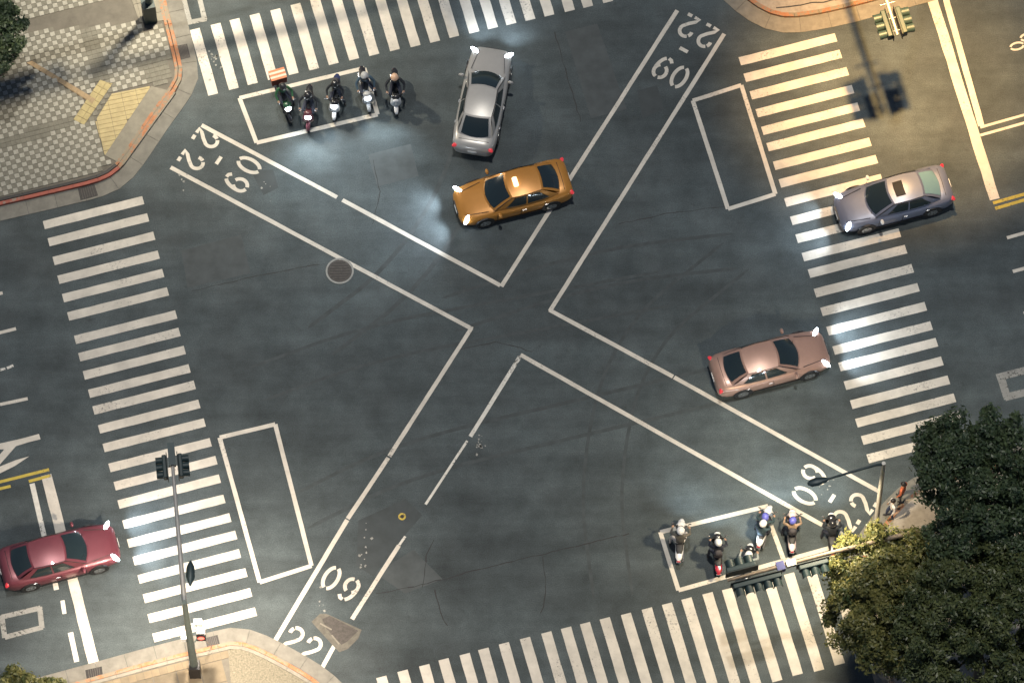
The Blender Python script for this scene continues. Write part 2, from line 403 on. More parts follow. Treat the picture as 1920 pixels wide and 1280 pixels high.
# ------------------------------------------------------------------ other painted lines
def lines(root, segs, m=PAINT, z=ZM + 0.001, name='painted_line'):
    for i, (a, b, wd) in enumerate(segs):
        A, B = at(*a), at(*b); n = max(2, int((B - A).length / 0.6))
        up_sheet(name, ribbon(A, B, wd, 0.06, n), z + 0.0004 * (i % 5), m, root)
def markroot(name, p, label, group=None):
    q = at(*p); return tag(empty(name, (q.x, q.y, 0)), label, None, group, 'structure')
dg = markroot('diagonal_crossing', (960, 600), 'white X of outlined diagonal crossing lanes with stencilled hours')
LW = 0.165
lines(dg, [((378,235),(632,370),LW), ((642,375),(938,535),LW), ((940,537),(1270,20),LW),
           ((320,314),(886,617),LW), ((884,615),(730,855),LW), ((728,858),(652,972),LW), ((651,974),(512,1207),LW*1.08),
           ((1358,64),(1031,583),LW), ((1030,581),(1262,706),LW), ((1264,707),(1650,922),LW),
           ((976,665),(1542,984),LW), ((748,1022),(660,1160),LW), ((630,1204),(601,1257),LW)])
lines(dg, [((975,668),(882,818),LW*.95), ((876,826),(798,945),LW*.6), ((760,1005),(748,1022),LW*.6)], PAINTW)
def arcpts(cx, cy, rx, ry, a0, a1, n=14):
    return [(cx + rx * math.cos(R(a0 + (a1 - a0) * i / n)), cy + ry * math.sin(R(a0 + (a1 - a0) * i / n))) for i in range(n + 1)]
SW = 0.135
GLYPH = {
    '0': [(arcpts(0, 0, .235, .43, 103, 258), SW), (arcpts(0, 0, .235, .43, -78, 78), SW)],
    '9': [(arcpts(0, .17, .235, .265, 100, 250, 10), SW), (arcpts(0, .17, .235, .265, 78, -60, 10), SW),
          (arcpts(-.06, .12, .295, .55, 0, -70, 8), SW), ([(-.03, -.43), (-.14, -.41), (-.22, -.31)], SW)],
    '2': [(arcpts(0, .20, .225, .235, 192, 143, 5), SW), (arcpts(0, .20, .225, .235, 128, -28, 10) + [(.05, -.10), (-.13, -.27), (-.215, -.425), (-.02, -.43)], SW),
          ([(.09, -.43), (.27, -.43)], SW)],
    '-': [([(-.17, 0), (.17, 0)], .14)],
}
def glyph(ch, cpx, upv, root, h=1.08, wd=1.0, m=PAINT, dz=0.0):
    c = at(*cpx); upv = upv.normalized(); rt = Vector((upv.y, -upv.x, 0)); mb = MB()
    for gi, (pts, sw) in enumerate(GLYPH[ch]):
        L_, R_ = [], []
        for i, (x, y) in enumerate(pts):
            x0, y0 = pts[max(i - 1, 0)]; x1, y1 = pts[min(i + 1, len(pts) - 1)]
            dx, dy = x1 - x0, y1 - y0; l = math.hypot(dx, dy); nx, ny = -dy / l * sw / 2, dx / l * sw / 2
            L_.append((x + nx, y + ny)); R_.append((x - nx, y - ny))
        W = lambda q: c + rt * q[0] * h * wd + upv * q[1] * h
        for i in range(len(pts) - 1):
            mb.sheet([tuple(W(q))[:2] for q in (L_[i], L_[i + 1], R_[i + 1], R_[i])], ZM + 0.003 + dz + 0.0012 * gi)
    return mb.build({'-': 'dash', '0': 'digit_zero', '9': 'digit_nine', '2': 'digit_two'}[ch], m, root, off=tuple(root.location), recalc=False)
def armdir(a, b): return (at(*b) - at(*a))
dTL = armdir((320, 314), (886, 617)); dTR = armdir((1270, 20), (940, 537)); dBL = armdir((512, 1207), (884, 615)); dBR = armdir((1650, 922), (1030, 581))
for ch, p in (('2', (387, 260)), ('2', (360, 301)), ('-', (410, 301)), ('0', (467, 310)), ('9', (443, 343))): glyph(ch, p, dTL, dg)
for ch, p in (('2', (1291, 50)), ('2', (1326, 69)), ('-', (1282, 94)), ('9', (1242, 127)), ('0', (1274, 145))): glyph(ch, p, dTR, dg)
for ch, p in (('0', (621, 1083)), ('9', (655, 1105)), ('2', (550, 1197)), ('2', (584, 1216))): glyph(ch, p, dBL, dg)
for ch, p in (('9', (1527, 889)), ('0', (1509, 929)), ('-', (1560, 934)), ('2', (1617, 943)), ('2', (1585, 975))): glyph(ch, p, dBR, dg)
BW = 0.17
def wbox(pts, label, closed=True, m=PAINT, extra=(), wd=BW, name='waiting_box'):
    r_ = markroot(name, pts[0], label, 'two-wheeler waiting boxes')
    segs = [(pts[i], pts[(i + 1) % len(pts)], wd) for i in range(len(pts) if closed else len(pts) - 1)]
    lines(r_, segs + list(extra), m); return r_
wbox([(449, 184), (683, 128), (708, 215), (481, 268)], 'white waiting box holding the five headlit scooters')
wbox([(1299, 189), (1390, 160), (1454, 364), (1365, 392)], 'white empty waiting box between diagonal lane and right zebra crossing')
wbox([(412, 820), (516, 795), (584, 1060), (487, 1091)], 'white empty waiting box beside the left signal mast crossing')
wb = wbox([(1238, 997), (1272, 1106), (1600, 1014)], 'white waiting box holding scooters seen from behind', False,
     extra=[((1238, 997), (1440, 948), BW), ((1446, 985), (1472, 1056), BW), ((1574, 998), (1600, 1014), BW)])
# stop lines and lane lines of the right arm
st = markroot('stop_line', (1800, 190), 'broad white stop line right of the grey sedan', 'stop lines')
lines(st, [((1736, -40), (1865, 374), 0.40)])
st2 = markroot('stop_line', (1810, 120), 'narrow white line beside the broad stop line on the right', 'stop lines')
lines(st2, [((1763, -40), (1840, 236), 0.25)])
ln = markroot('lane_line', (1880, 225), 'white lane edge lines running off to the right from the stop line')
lines(ln, [((1838, 239), (1990, 196), .11), ((1838, 254), (1990, 211), .11), ((1888, 446), (1960, 426), .14), ((1899, 509), (1970, 490), .14), ((1899 + 20, 87 + 500), (2000, 566), .12)])
cy = markroot('centre_line', (1890, 370), 'yellow double centre line starting at the right stop line', 'yellow double centre lines')
lines(cy, [((1862, 381), (1990, 344), .13), ((1866, 391), (1990, 355), .13)], PAINTY)
g0 = markroot('road_number', (1905, 87), 'white number painted on the road at the right edge')
glyph('0', (1907, 87), E1, g0, 0.62, 1.0); glyph('0', (1926, 70), E1, g0, 0.62, 1.0)
gb = markroot('marking_frame', (1900, 720), 'faded pale rectangle painted on road above the dark tree', 'painted rectangles round covers')
lines(gb, [((1869, 708), (1960, 684), .30), ((1876, 704), (1889, 748), .30), ((1884, 745), (1960, 726), .30)], PAINTG)
# left arm
st = markroot('stop_line', (130, 1060), 'broad white stop line left of the signal mast crossing', 'stop lines')
lines(st, [((87, 890), (176, 1244), 0.40)])
st2 = markroot('stop_line', (100, 1060), 'narrow worn white line beside the broad stop line on the left', 'stop lines')
lines(st2, [((60, 906), (106, 1105), 0.20), ((117, 1125), (121, 1150), .16), ((132, 1185), (144, 1240), 0.2)], PAINTW)
cy = markroot('centre_line', (40, 892), 'yellow double centre line ending at the left stop line', 'yellow double centre lines')
lines(cy, [((-60, 918), (92, 880), .12), ((-60, 930), (20, 911), .12), ((54, 902), (95, 891), .12)], PAINTY)
ln = markroot('lane_line', (20, 690), 'white dashes of lane lines at the left edge')
lines(ln, [((-40, 634), (30, 616), .13), ((0, 758), (52, 747), .13), ((-40, 560), (5, 549), .13)])
lines(ln, [((-30, 700), (10, 691), .11), ((13, 690), (25, 685), .11)], PAINTW)
ar = markroot('lane_arrow', (30, 840), 'white turn arrow painted on the road at the left edge')
for i, pts in enumerate((((-40, 838), (0, 831), (40, 822), (73, 813), (76, 823), (52, 829), (30, 836), (16, 852), (0, 870), (-40, 880), (-40, 868), (-4, 856), (8, 842), (-2, 842), (-40, 850)),
             ((-40, 888), (0, 874), (30, 862), (55, 855), (28, 873), (0, 887), (-40, 905)))):
    up_sheet('arrow_stroke', PX(*pts), ZM + .001 * i, PAINT, ar)
fr = markroot('marking_frame', (40, 1165), 'faded rectangle painted round a cover above the bottom left bush', 'painted rectangles round covers')
lines(fr, [((3, 1156), (76, 1139), .20), ((74, 1137), (79, 1177), .20), ((80, 1175), (9, 1194), .20), ((9, 1195), (3, 1153), .20)], PAINTG)
fr = markroot('marking_frame', (367, 25), 'pale rectangle painted round a cover at the top zebra crossing', 'painted rectangles round covers')
lines(fr, [((344, -4), (356, 43), .20), ((352, 43), (387, 36), .20), ((384, 38), (373, -8), .20)], PAINTG)
# chips of paint left on the road
chips = MB()
for cx, cy_, n, sp in ((404, 112, 22, 16), (678, 1050, 8, 14), (600, 1120, 5, 20), (900, 835, 18, 10), (690, 1010, 5, 10), (1550, 905, 8, 18), (340, 335, 5, 14), (500, 355, 5, 14)):
    for _ in range(n):
        p = at(cx + random.gauss(0, sp * .5), cy_ + random.gauss(0, sp)); r_ = random.uniform(.02, .07); a0 = random.random() * 6
        chips.sheet([(p.x + r_ * random.uniform(.4, 1.2) * math.cos(a0 + k * 1.25), p.y + r_ * random.uniform(.4, 1.2) * math.sin(a0 + k * 1.25)) for k in range(5)], 0.0075)
tag(chips.build('paint_chips', PAINTG, road, recalc=False), kind='stuff')

# ------------------------------------------------------------------ covers in the road
def ring_cover(px, r, label, m1=GRIME, m2=PAINTG):
    p = at(*px); t = tag(empty('manhole_cover', (p.x, p.y, 0)), label, 'manhole cover', 'manhole covers in the road')
    MB().disc((0, 0, .004), r, .008, 'Z', 28).build('lid', m1, t)
    rg = MB(); n = 28
    P = [((r * 1.02 + (.07 if k % 2 else 0)) * math.cos(2 * math.pi * (k // 2) / n), (r * 1.02 + (.07 if k % 2 else 0)) * math.sin(2 * math.pi * (k // 2) / n), .0105) for k in range(2 * n)]
    rg.add(P, [(2 * k, 2 * k + 1, (2 * k + 3) % (2 * n), (2 * k + 2) % (2 * n)) for k in range(n)])
    rg.build('rim', m2, t)
    ri = MB()
    for k in range(-3, 4):
        hw = math.sqrt(max(0, (r * .85) ** 2 - (k * r * .24) ** 2))
        ri.box((0, k * r * .24, .0105), (hw * 2, r * .07, .005))
    ri.build('ribs', IRON, t); return t
ring_cover((637, 508), 0.47, 'round manhole cover beside the upper left diagonal lane')
ring_cover((754, 968), 0.075, 'tiny round cover with a yellow rim near the worn line', IRON, PAINTY)
p = at(630, 1190); t = tag(empty('utility_cover', (p.x, p.y, 0)), 'buff concrete utility cover beside the lower left number 22', 'utility cover')
up_sheet('surround', PX((584, 1165), (600, 1150), (612, 1150), (678, 1180), (672, 1196), (652, 1216), (636, 1222), (612, 1196)), 0.008, mat('stained_concrete', (0.125, 0.118, 0.10), .85, var=.3, vscale=4), t)
up_sheet('lid', PX((604, 1160), (618, 1154), (672, 1182), (650, 1203), (640, 1208), (612, 1178)), 0.012, GRIME, t)
for q, b in (((600, 1168), (622, 1180)), ((622, 1190), (636, 1207))):
    up_sheet('grip_bar', ribbon(at(*q), at(*b), .06), .016, CONC2, t)
def drain(pts, label):
    c = sum(PX(*pts), Vector()) / len(pts); t = tag(empty('drain_grate', (c.x, c.y, 0)), label, 'drain grate', 'drain grates in the gutters')
    mb = MB(); mb.prism([(q.x, q.y) for q in PX(*pts)], 0.0, .034); mb.build('pit_cover', IRON, t, off=(c.x, c.y, 0))
    A, B, C, D = PX(*pts)
    for k in range(1, 7):
        u = k / 7; mb = MB(); mb.prism([tuple(x)[:2] for x in ribbon(A.lerp(B, u) * .92 + c * .08, D.lerp(C, u) * .92 + c * .08, .03)], .034, .044)
        mb.build('bar', GRIME, t, off=(c.x, c.y, 0))
    return t
drain([(331, 87), (351, 83), (357, 108), (339, 113)], 'dark square drain grate beside the top zebra crossing')
drain([(146, 354), (177, 346), (184, 367), (151, 376)], 'dark drain grate in the gutter below the tiled corner')
drain([(160, 1256), (191, 1249), (193, 1266), (163, 1274)], 'dark drain grate in the gutter near the bottom left bush')
drain([(384, 1196), (408, 1190), (413, 1210), (389, 1216)], 'dark drain grate at the foot of the left signal mast')

# ------------------------------------------------------------------ pavements
def smooth_poly(P, it=2):
    for _ in range(it):
        Q = [P[0]]
        for a, b in zip(P, P[1:]): Q += [a.lerp(b, .25), a.lerp(b, .75)]
        P = Q + [P[-1]]
    return P
def resample(P, step):
    out = [P[0].copy()]; acc = 0.0
    for a, b in zip(P, P[1:]):
        l = (b - a).length; d = step - acc
        while d <= l: out.append(a.lerp(b, d / l)); d += step
        acc = (l - (d - step))
    return out
def normals(P):
    N = []
    for i in range(len(P)):
        d = (P[min(i + 1, len(P) - 1)] - P[max(i - 1, 0)]).normalized(); N.append(Vector((-d.y, d.x, 0)))
    return N
def strip_pieces(name, P, d0, d1, z0, z1, step, m, parent, gap=.012, sub=2, label=None):
    """pieces of a kerb or gutter along P, between offsets d0 and d1 to the left of travel"""
    Q = resample(P, step / sub); N = normals(Q); i = 0
    while i + sub < len(Q):
        idx = range(i, i + sub + 1)
        t = (Q[i + sub] - Q[i]).normalized() * gap / 2
        A = [Q[k] + N[k] * d0 for k in idx]; B = [Q[k] + N[k] * d1 for k in idx]
        A[0] += t; B[0] += t; A[-1] -= t; B[-1] -= t
        mm = m if not callable(m) else m(Q[i])
        mb = MB(); mb.prism([tuple(x)[:2] for x in A + B[::-1]], z0, z1 + random.uniform(-.003, .003))
        mb.build(name, mm, parent, off=tuple(parent.location))
        i += sub
def inside(p, poly):
    x, y = p[0], p[1]; r_ = False; n = len(poly); j = n - 1
    for i in range(n):
        xi, yi = poly[i][0], poly[i][1]; xj, yj = poly[j][0], poly[j][1]
        if (yi > y) != (yj > y) and x < (xj - xi) * (y - yi) / (yj - yi) + xi: r_ = not r_
        j = i
    return r_
KH = 0.14
def offs(P, d):
    N = normals(P); return [p + n * d for p, n in zip(P, N)]
def dist_line(p, P):
    best = 1e9
    for a, b in zip(P, P[1:]):
        ab = b - a; t = max(0, min(1, (p - a).dot(ab) / max(ab.dot(ab), 1e-9))); best = min(best, (p - (a + ab * t)).length)
    return best

# ---- tiled corner, top left (travel so that the pavement lies to the left)
tl = tag(empty('pavement', at(150, 150)), 'checkered tiled pavement corner with yellow tactile ramp, top left', None, None, 'structure'); tl.location.z = 0
kTL = smooth_poly(PX((-330, 462), (0, 387), (120, 359), (183, 344), (212, 331), (236, 308), (289, 228), (326, 178), (340, 155), (344, 138), (336, 100), (326, 60), (308, -10), (270, -160), (230, -300)), 2)
oTL = tuple(tl.location)
slab = MB(); inner = offs(kTL, .30)
slab.prism([tuple(p)[:2] for p in inner] + [tuple(at(-330, -300))[:2]], 0.0, KH - .03); slab.build('paving_bed', TBASE, tl, off=oTL)
redp = lambda q: (KRED2 if q.x < at(215, 330).x else KRED)
strip_pieces('kerb_stone', kTL, .0, .14, 0, KH, 1.0, redp, tl)
strip_pieces('kerb_stone', kTL, .17, .29, 0, KH + .004, 1.0, lambda q: (IRON if q.x < at(215, 330).x else KRED), tl)
strip_pieces('gutter_slab', kTL, -.62, -.01, -.01, .022, 1.15, CONC, tl)
# ramp parts in pixels
ramp_poly = PX((284, 164), (330, 176), (232, 312), (197, 294)); yel_poly = PX((284, 164), (210, 179), (179, 230), (197, 294))
bar_poly = PX((188, 153), (211, 160), (158, 237), (138, 227)); strip_poly = PX((50, 121), (60, 117), (180, 189), (174, 198))
border = PX((286, 158), (207, 173), (173, 229), (194, 301), (232, 318), (335, 176))
plain_b = [PX((150, 40), (176, 40), (205, 150), (180, 158)), PX((0, 262), (130, 222), (142, 240), (0, 282)), PX((255, 120), (330, 100), (345, 150), (330, 180), (285, 160))]
band_top = PX((30, 40), (300, -25), (306, 0), (315, 45), (268, 62), (262, 45), (40, 62))
mb = MB(); mb.prism([tuple(p)[:2] for p in ramp_poly], .01, KH - .012); mb.build('ramp', TPLAIN, tl, off=oTL)
# yellow ribbed tactile slabs: rows parallel to the top edge
A, B, C, D = yel_poly[1], yel_poly[0], yel_poly[3], yel_poly[2]
ypl = [tuple(p)[:2] for p in yel_poly]
d_row = (at(284, 164) - at(210, 179)).normalized(); d_col = Vector((d_row.y, -d_row.x, 0)); o0 = at(165, 150)
cell = .29
def clip(poly, q):   # convex clip of quad q by convex poly (both lists of 2-tuples)
    def area(P): return sum(P[i][0] * P[(i + 1) % len(P)][1] - P[(i + 1) % len(P)][0] * P[i][1] for i in range(len(P)))
    if area(poly) < 0: poly = poly[::-1]
    out = q
    for i in range(len(poly)):
        a, b = poly[i], poly[(i + 1) % len(poly)]; inp, out = out, []
        if not inp: return []
        s_ = lambda p: (b[0] - a[0]) * (p[1] - a[1]) - (b[1] - a[1]) * (p[0] - a[0])
        for k in range(len(inp)):
            p, c = inp[k - 1], inp[k]; sp, s2 = s_(p), s_(c)
            if s2 >= 0:
                if sp < 0: t = sp / (sp - s2); out.append((p[0] + (c[0] - p[0]) * t, p[1] + (c[1] - p[1]) * t))
                out.append(c)
            elif sp >= 0: t = sp / (sp - s2); out.append((p[0] + (c[0] - p[0]) * t, p[1] + (c[1] - p[1]) * t))
    return out
def tile_area(poly, origin, u, v, su, sv, m, name, parent, z0, z1, gap=.012):
    pl = [tuple(p)[:2] for p in poly]
    us = [(Vector((x, y, 0)) - origin).dot(u) for x, y in pl]; vs2 = [(Vector((x, y, 0)) - origin).dot(v) for x, y in pl]
    for i in range(math.floor(min(us) / su), math.ceil(max(us) / su)):
        for j in range(math.floor(min(vs2) / sv), math.ceil(max(vs2) / sv)):
            q = [origin + u * (i * su + gap / 2) + v * (j * sv + gap / 2), origin + u * ((i + 1) * su - gap / 2) + v * (j * sv + gap / 2),
                 origin + u * ((i + 1) * su - gap / 2) + v * ((j + 1) * sv - gap / 2), origin + u * (i * su + gap / 2) + v * ((j + 1) * sv - gap / 2)]
            c = clip(pl, [(p.x, p.y) for p in q])
            if len(c) < 3: continue
            ar_ = abs(sum(c[k][0] * c[(k + 1) % len(c)][1] - c[(k + 1) % len(c)][0] * c[k][1] for k in range(len(c)))) / 2
            if ar_ < .004: continue
            mb = MB(); mb.prism(c, z0, z1 + random.uniform(-.002, .002)); mb.build(name, m, parent, off=tuple(parent.location))
tile_area(yel_poly, o0, d_row, d_col, .58, .19, TYEL, 'tactile_slab', tl, .01, KH + .004)
bd = (at(150, 232) - at(200, 157)).normalized(); bq = Vector((-bd.y, bd.x, 0))
tile_area(bar_poly, at(200, 157), bd, bq, .3, .3, TYEL2, 'tactile_slab', tl, .01, KH + .003)
sdv = (at(177, 193) - at(55, 119)).normalized(); sq = Vector((-sdv.y, sdv.x, 0))
tile_area(strip_poly, at(50, 121), sdv, sq, .3, .6, TBROWN, 'tactile_slab', tl, .01, KH + .003)
tile_area(band_top, at(30, 40), E1, E2, .6, .6, TPLAIN, 'paving_slab', tl, .01, KH + .001)
# checkerboard of 0.2 m tiles
light, dark = [], []
TS = .20; org = at(150, 200)
blk = [ramp_poly, yel_poly, bar_poly, strip_poly, border, band_top]
innerp = [tuple(p)[:2] for p in inner] + [tuple(at(-330, -300))[:2]]
for i in range(-44, 30):
    for j in range(-34, 40):
        c = org + E1 * (i + .5) * TS + E2 * (j + .5) * TS
        if not inside(c, innerp) or c.x < at(-40, 200).x or c.y > at(200, -30).y: continue
        if dist_line(c, inner) < .12: continue
        if any(inside(c, b) for b in blk): continue
        pl = any(inside(c, b) for b in plain_b)
        (light if ((i + j) % 2 == 0 and not pl) else dark).append(c)
light.sort(key=lambda c: (c - at(215, 130)).length)
h = TS / 2 - .006
tm = MB(); tm.prism([tuple((E1 * a + E2 * b) * h)[:2] for a, b in ((-1, -1), (1, -1), (1, 1), (-1, 1))], .01, KH)
t0 = tm.build('paving_tile', TLIGHT, tl)
for k, c in enumerate(light[:300]):
    o = t0 if k == 0 else t0.copy()
    if k: COL.objects.link(o); o.parent = tl
    o.location = (c.x - oTL[0], c.y - oTL[1], random.uniform(-.003, .003))
for nm, lst, m in (('paving_tiles', light[300:], TLIGHT), ('paving_tiles', dark, TDARK)):
    mb = MB()
    for c in lst: mb.prism([tuple(c + (E1 * a + E2 * b) * h)[:2] for a, b in ((-1, -1), (1, -1), (1, 1), (-1, 1))], .01, KH - (.003 if m is TDARK else 0) + random.uniform(-.003, .003))
    tag(mb.build(nm, m, tl, off=oTL), kind='stuff')

# ---- bottom left corner
bl = tag(empty('pavement', at(330, 1270)), 'buff slab pavement corner at the foot of the left signal mast', None, None, 'structure'); bl.location.z = 0
kBL = smooth_poly(PX((700, 1420), (640, 1318), (596, 1276), (545, 1246), (500, 1222), (468, 1208), (440, 1202), (415, 1208), (340, 1226), (285, 1240), (170, 1272), (-100, 1345), (-300, 1395)), 2)
oBL = tuple(bl.location)
mb = MB(); inn = offs(kBL, .15); mb.prism([tuple(p)[:2] for p in inn] + [tuple(at(-300, 1560))[:2], tuple(at(700, 1560))[:2]], 0, KH - .03); mb.build('paving_bed', TBASE, bl, off=oBL)
strip_pieces('kerb_stone', kBL, 0, .15, 0, KH, 1.0, KRED, bl)
strip_pieces('gutter_slab', kBL, -.60, -.01, -.01, .022, 1.15, CONC, bl)
strip_pieces('edge_stone', kBL, .17, .30, 0, KH + .002, 1.0, CONC2, bl)
inb = [tuple(p)[:2] for p in offs(kBL, .32)] + [tuple(at(-300, 1560))[:2], tuple(at(700, 1560))[:2]]
grit_line = (at(424, 1212), at(442, 1290))
for i in range(-14, 16):
    for j in range(-6, 6):
        q = [at(330, 1260) + E1 * (i + a) * .9 + E2 * (j + b) * .9 for a, b in ((.025, .025), (.975, .025), (.975, .975), (.025, .975))]
        if not all(inside(p, inb) for p in q):
            if not any(inside(p, inb) for p in q): continue
            # trim towards the kerb by shrinking into smaller slabs
            for a in range(3):
                for b in range(3):
                    qq = [at(330, 1260) + E1 * (i + (a + c1) / 3) * .9 + E2 * (j + (b + c2) / 3) * .9 for c1, c2 in ((.02, .02), (.98, .02), (.98, .98), (.02, .98))]
                    if all(inside(p, inb) for p in qq) and qq[0].x < grit_line[0].x + .2:
                        mb = MB(); mb.prism([tuple(p)[:2] for p in qq], .01, KH); mb.build('paving_slab', random.choice((SLABT, SLABT2)), bl, off=oBL)
            continue
        if q[0].x > grit_line[0].x: continue
        mb = MB(); mb.prism([tuple(p)[:2] for p in q], .01, KH + random.uniform(-.003, .003)); mb.build('paving_slab', random.choice((SLABT, SLABT2, SLABT3)), bl, off=oBL)
gp = [p for p in offs(kBL, .32) if p.x > grit_line[0].x + .05]
mb = MB(); mb.prism([tuple(p)[:2] for p in gp] + [tuple(at(446, 1430))[:2]], .01, KH - .002); mb.build('aggregate_panel', GRIT, bl, off=oBL)

# ---- top right corner
tr = tag(empty('pavement', at(1560, -20)), 'pale pavement corner with orange painted kerb, top right', None, None, 'structure'); tr.location.z = 0
kTR = smooth_poly(PX((1200, -230), (1290, -110), (1360, -38), (1398, 0), (1430, 22), (1462, 34), (1500, 34), (1580, 19), (1700, -14), (1850, -55), (2100, -122)), 2)
oTR = tuple(tr.location)
mb = MB(); mb.prism([tuple(p)[:2] for p in offs(kTR, .15)] + [tuple(at(2100, -420))[:2], tuple(at(1200, -420))[:2]], 0, KH - .004); mb.build('paving', PALEPAVE, tr, off=oTR)
strip_pieces('kerb_stone', kTR, 0, .16, 0, KH, 1.0, KRED, tr)
strip_pieces('gutter_slab', kTR, -.66, -.01, -.01, .022, 1.15, CONC2, tr)
crk = MB()
for k in range(9):
    a = at(1455 + k * 22, 20 - k * 3.4 + random.uniform(-2, 2)); b = at(1477 + k * 22, 20 - (k + 1) * 3.4 + random.uniform(-2, 2))
    crk.sheet([tuple(x)[:2] for x in ribbon(a, b, .05)], KH + .003)
crk.build('paving_crack', CRK, tr, off=oTR, recalc=False)
# ---- bottom right corner, mostly under the trees
br = tag(empty('pavement', at(1780, 1050)), 'shaded pavement corner under the trees on the right', None, None, 'structure'); br.location.z = 0
kBR = smooth_poly(PX((2150, 795), (1920, 858), (1780, 896), (1712, 922), (1668, 968), (1622, 1030), (1608, 1068), (1630, 1150), (1668, 1280), (1720, 1440)), 2)
oBR = tuple(br.location)
mb = MB(); mb.prism([tuple(p)[:2] for p in offs(kBR, .16)] + [tuple(at(2150, 1440))[:2]], 0, KH - .004); mb.build('paving', PALEPAVE, br, off=oBR)
strip_pieces('kerb_stone', kBR, 0, .17, 0, KH, 1.0, KRED, br)
strip_pieces('gutter_slab', kBR, -.55, -.01, -.01, .022, 1.15, CONC, br)

# ------------------------------------------------------------------ street lamps
def street_lamp(top, arm_end, label, watts=900, col=(1.0, 0.80, 0.55), spot=R(150), blend=0.9, tilt=None):
    """top: pole head (world); arm_end: lantern centre (world)"""
    base = Vector((top.x, top.y, 0)); t = tag(empty('street_lamp', base), label, 'street lamp', 'street lamps round the junction')
    hgt = top.z; a = arm_end - base
    MB().tube([(0, 0, 0), (0, 0, .5), (0, 0, hgt)], [.13, .11, .075], 12).build('pole', POLEW, t, True)
    MB().box((0, 0, .03), (.42, .42, .06)).build('base_plate', DARKM, t)
    d = Vector((a.x, a.y, 0)); dn = d.normalized()
    MB().tube([(0, 0, hgt - .1), (dn.x * .3, dn.y * .3, hgt + .02), (a.x * .55, a.y * .55, hgt + (a.z - hgt) * .5), (a.x * .86, a.y * .86, a.z + .02)], [.06, .05, .045, .04], 10).build('arm', DARKM, t, True)
    rz = math.atan2(dn.y, dn.x)
    lo = MB(); lo.loft([(-.42, 0, .02, .05, .05), (-.3, 0, .02, .12, .07), (0, 0, .03, .17, .09), (.25, 0, .02, .14, .07), (.36, 0, .01, .05, .03)], 12)
    M3 = Matrix.Rotation(rz - math.pi / 2, 3, 'Z'); lo.v = [tuple(M3 @ Vector(v) + a) for v in lo.v]
    hd = lo.build('lantern', DARKM, t, True)
    gl = MB(); gl.box((a.x, a.y, a.z - .07), (.42, .2, .03), rz); gl.build('lamp_glass', LAMPON, hd)
    ld = bpy.data.lights.new('lamp_light', 'SPOT'); ld.energy = watts * LAMP; ld.color = col; ld.spot_size = spot; ld.spot_blend = blend; ld.shadow_soft_size = .25
    lob = bpy.data.objects.new('lamp_light', ld); COL.objects.link(lob); lob.parent = t; lob.location = (a.x, a.y, a.z - .12)
    if tilt: lob.rotation_euler = tilt
    return t
pt = at(1657, 868, 9.0)
street_lamp(pt, at(1532, 903, 8.7), 'slim pale street lamp with dark arm beside the leafy tree', 720, (1.0, .82, .55))
def off_lamp(px, arm_px, label, watts, col=(1.0, .74, .42), h=11.0):
    b = at(*px); b.z = h; e = at(*arm_px); e.z = h - .2
    return street_lamp(b, e, label, watts, col, R(56) if h > 14 else R(150), 1.0 if h > 14 else .9)
off_lamp((1745, -60), (1690, 150), 'high lamp mast on the top right corner beyond the pale kerb', 4700, (1.0, .58, .21), 16.0)
off_lamp((210, -120), (360, -40), 'street lamp on the top left corner behind the tiled pavement', 1500, (1.0, .87, .66))
off_lamp((430, 1560), (420, 1490), 'street lamp on the bottom left corner below the signal mast', 1300, (1.0, .84, .66))

# ------------------------------------------------------------------ traffic signals
def signal_head(parent, c, face, row, n=3, lit=None, litm=None, off=0.36, k_=1.0):
    """horizontal head: face = outward direction, row = direction of the lens row (unit vectors, local = world axes)"""
    face, row = Vector(face), Vector(row); upz = Vector((0, 0, 1)); c = Vector(c)
    off *= k_
    fr_ = lambda x, y, z: c + face * x * k_ + row * y + upz * z * k_
    L = n * off + .06
    Mx = Matrix((face, row, upz)).transposed()
    hb = MB(); hb.box(c, (.20 * k_, L, .40 * k_), M=Mx)
    bev = hb.build('signal_head', SIGH, parent)
    md = bev.modifiers.new('bevel', 'BEVEL'); md.width = .04; md.segments = 3
    bk = MB(); bk.box(fr_(-.125, 0, 0), (.03, L + .12, .5 * k_), M=Mx); bk.build('backplate', SIGD, bev)
    for k in range(n):
        y = (k - (n - 1) / 2) * off
        v = MB(); m_ = 12; P = []
        for xx, rr in ((.10, .165), (.40, .175), (.40, .160), (.10, .150)):
            for q in range(m_ + 1):
                t = R(-25 + 230 * q / m_); P.append(fr_(xx, y + rr * k_ * math.cos(t), rr * math.sin(t) + (.0 if xx < .2 else -.02)))
        w_ = m_ + 1
        v.add(P, [(s_ * w_ + q, s_ * w_ + q + 1, ((s_ + 1) % 4) * w_ + q + 1, ((s_ + 1) % 4) * w_ + q) for s_ in range(4) for q in range(m_)])
        v.build('visor', SIGH, bev, True)
        ln_ = MB(); P = [fr_(.115, y + .145 * k_ * math.cos(2 * math.pi * q / 16), .145 * math.sin(2 * math.pi * q / 16)) for q in range(16)]; ln_.add(P, [tuple(range(16))])
        ln_.build('lens', litm if lit == k else LOFF, bev)
    return bev
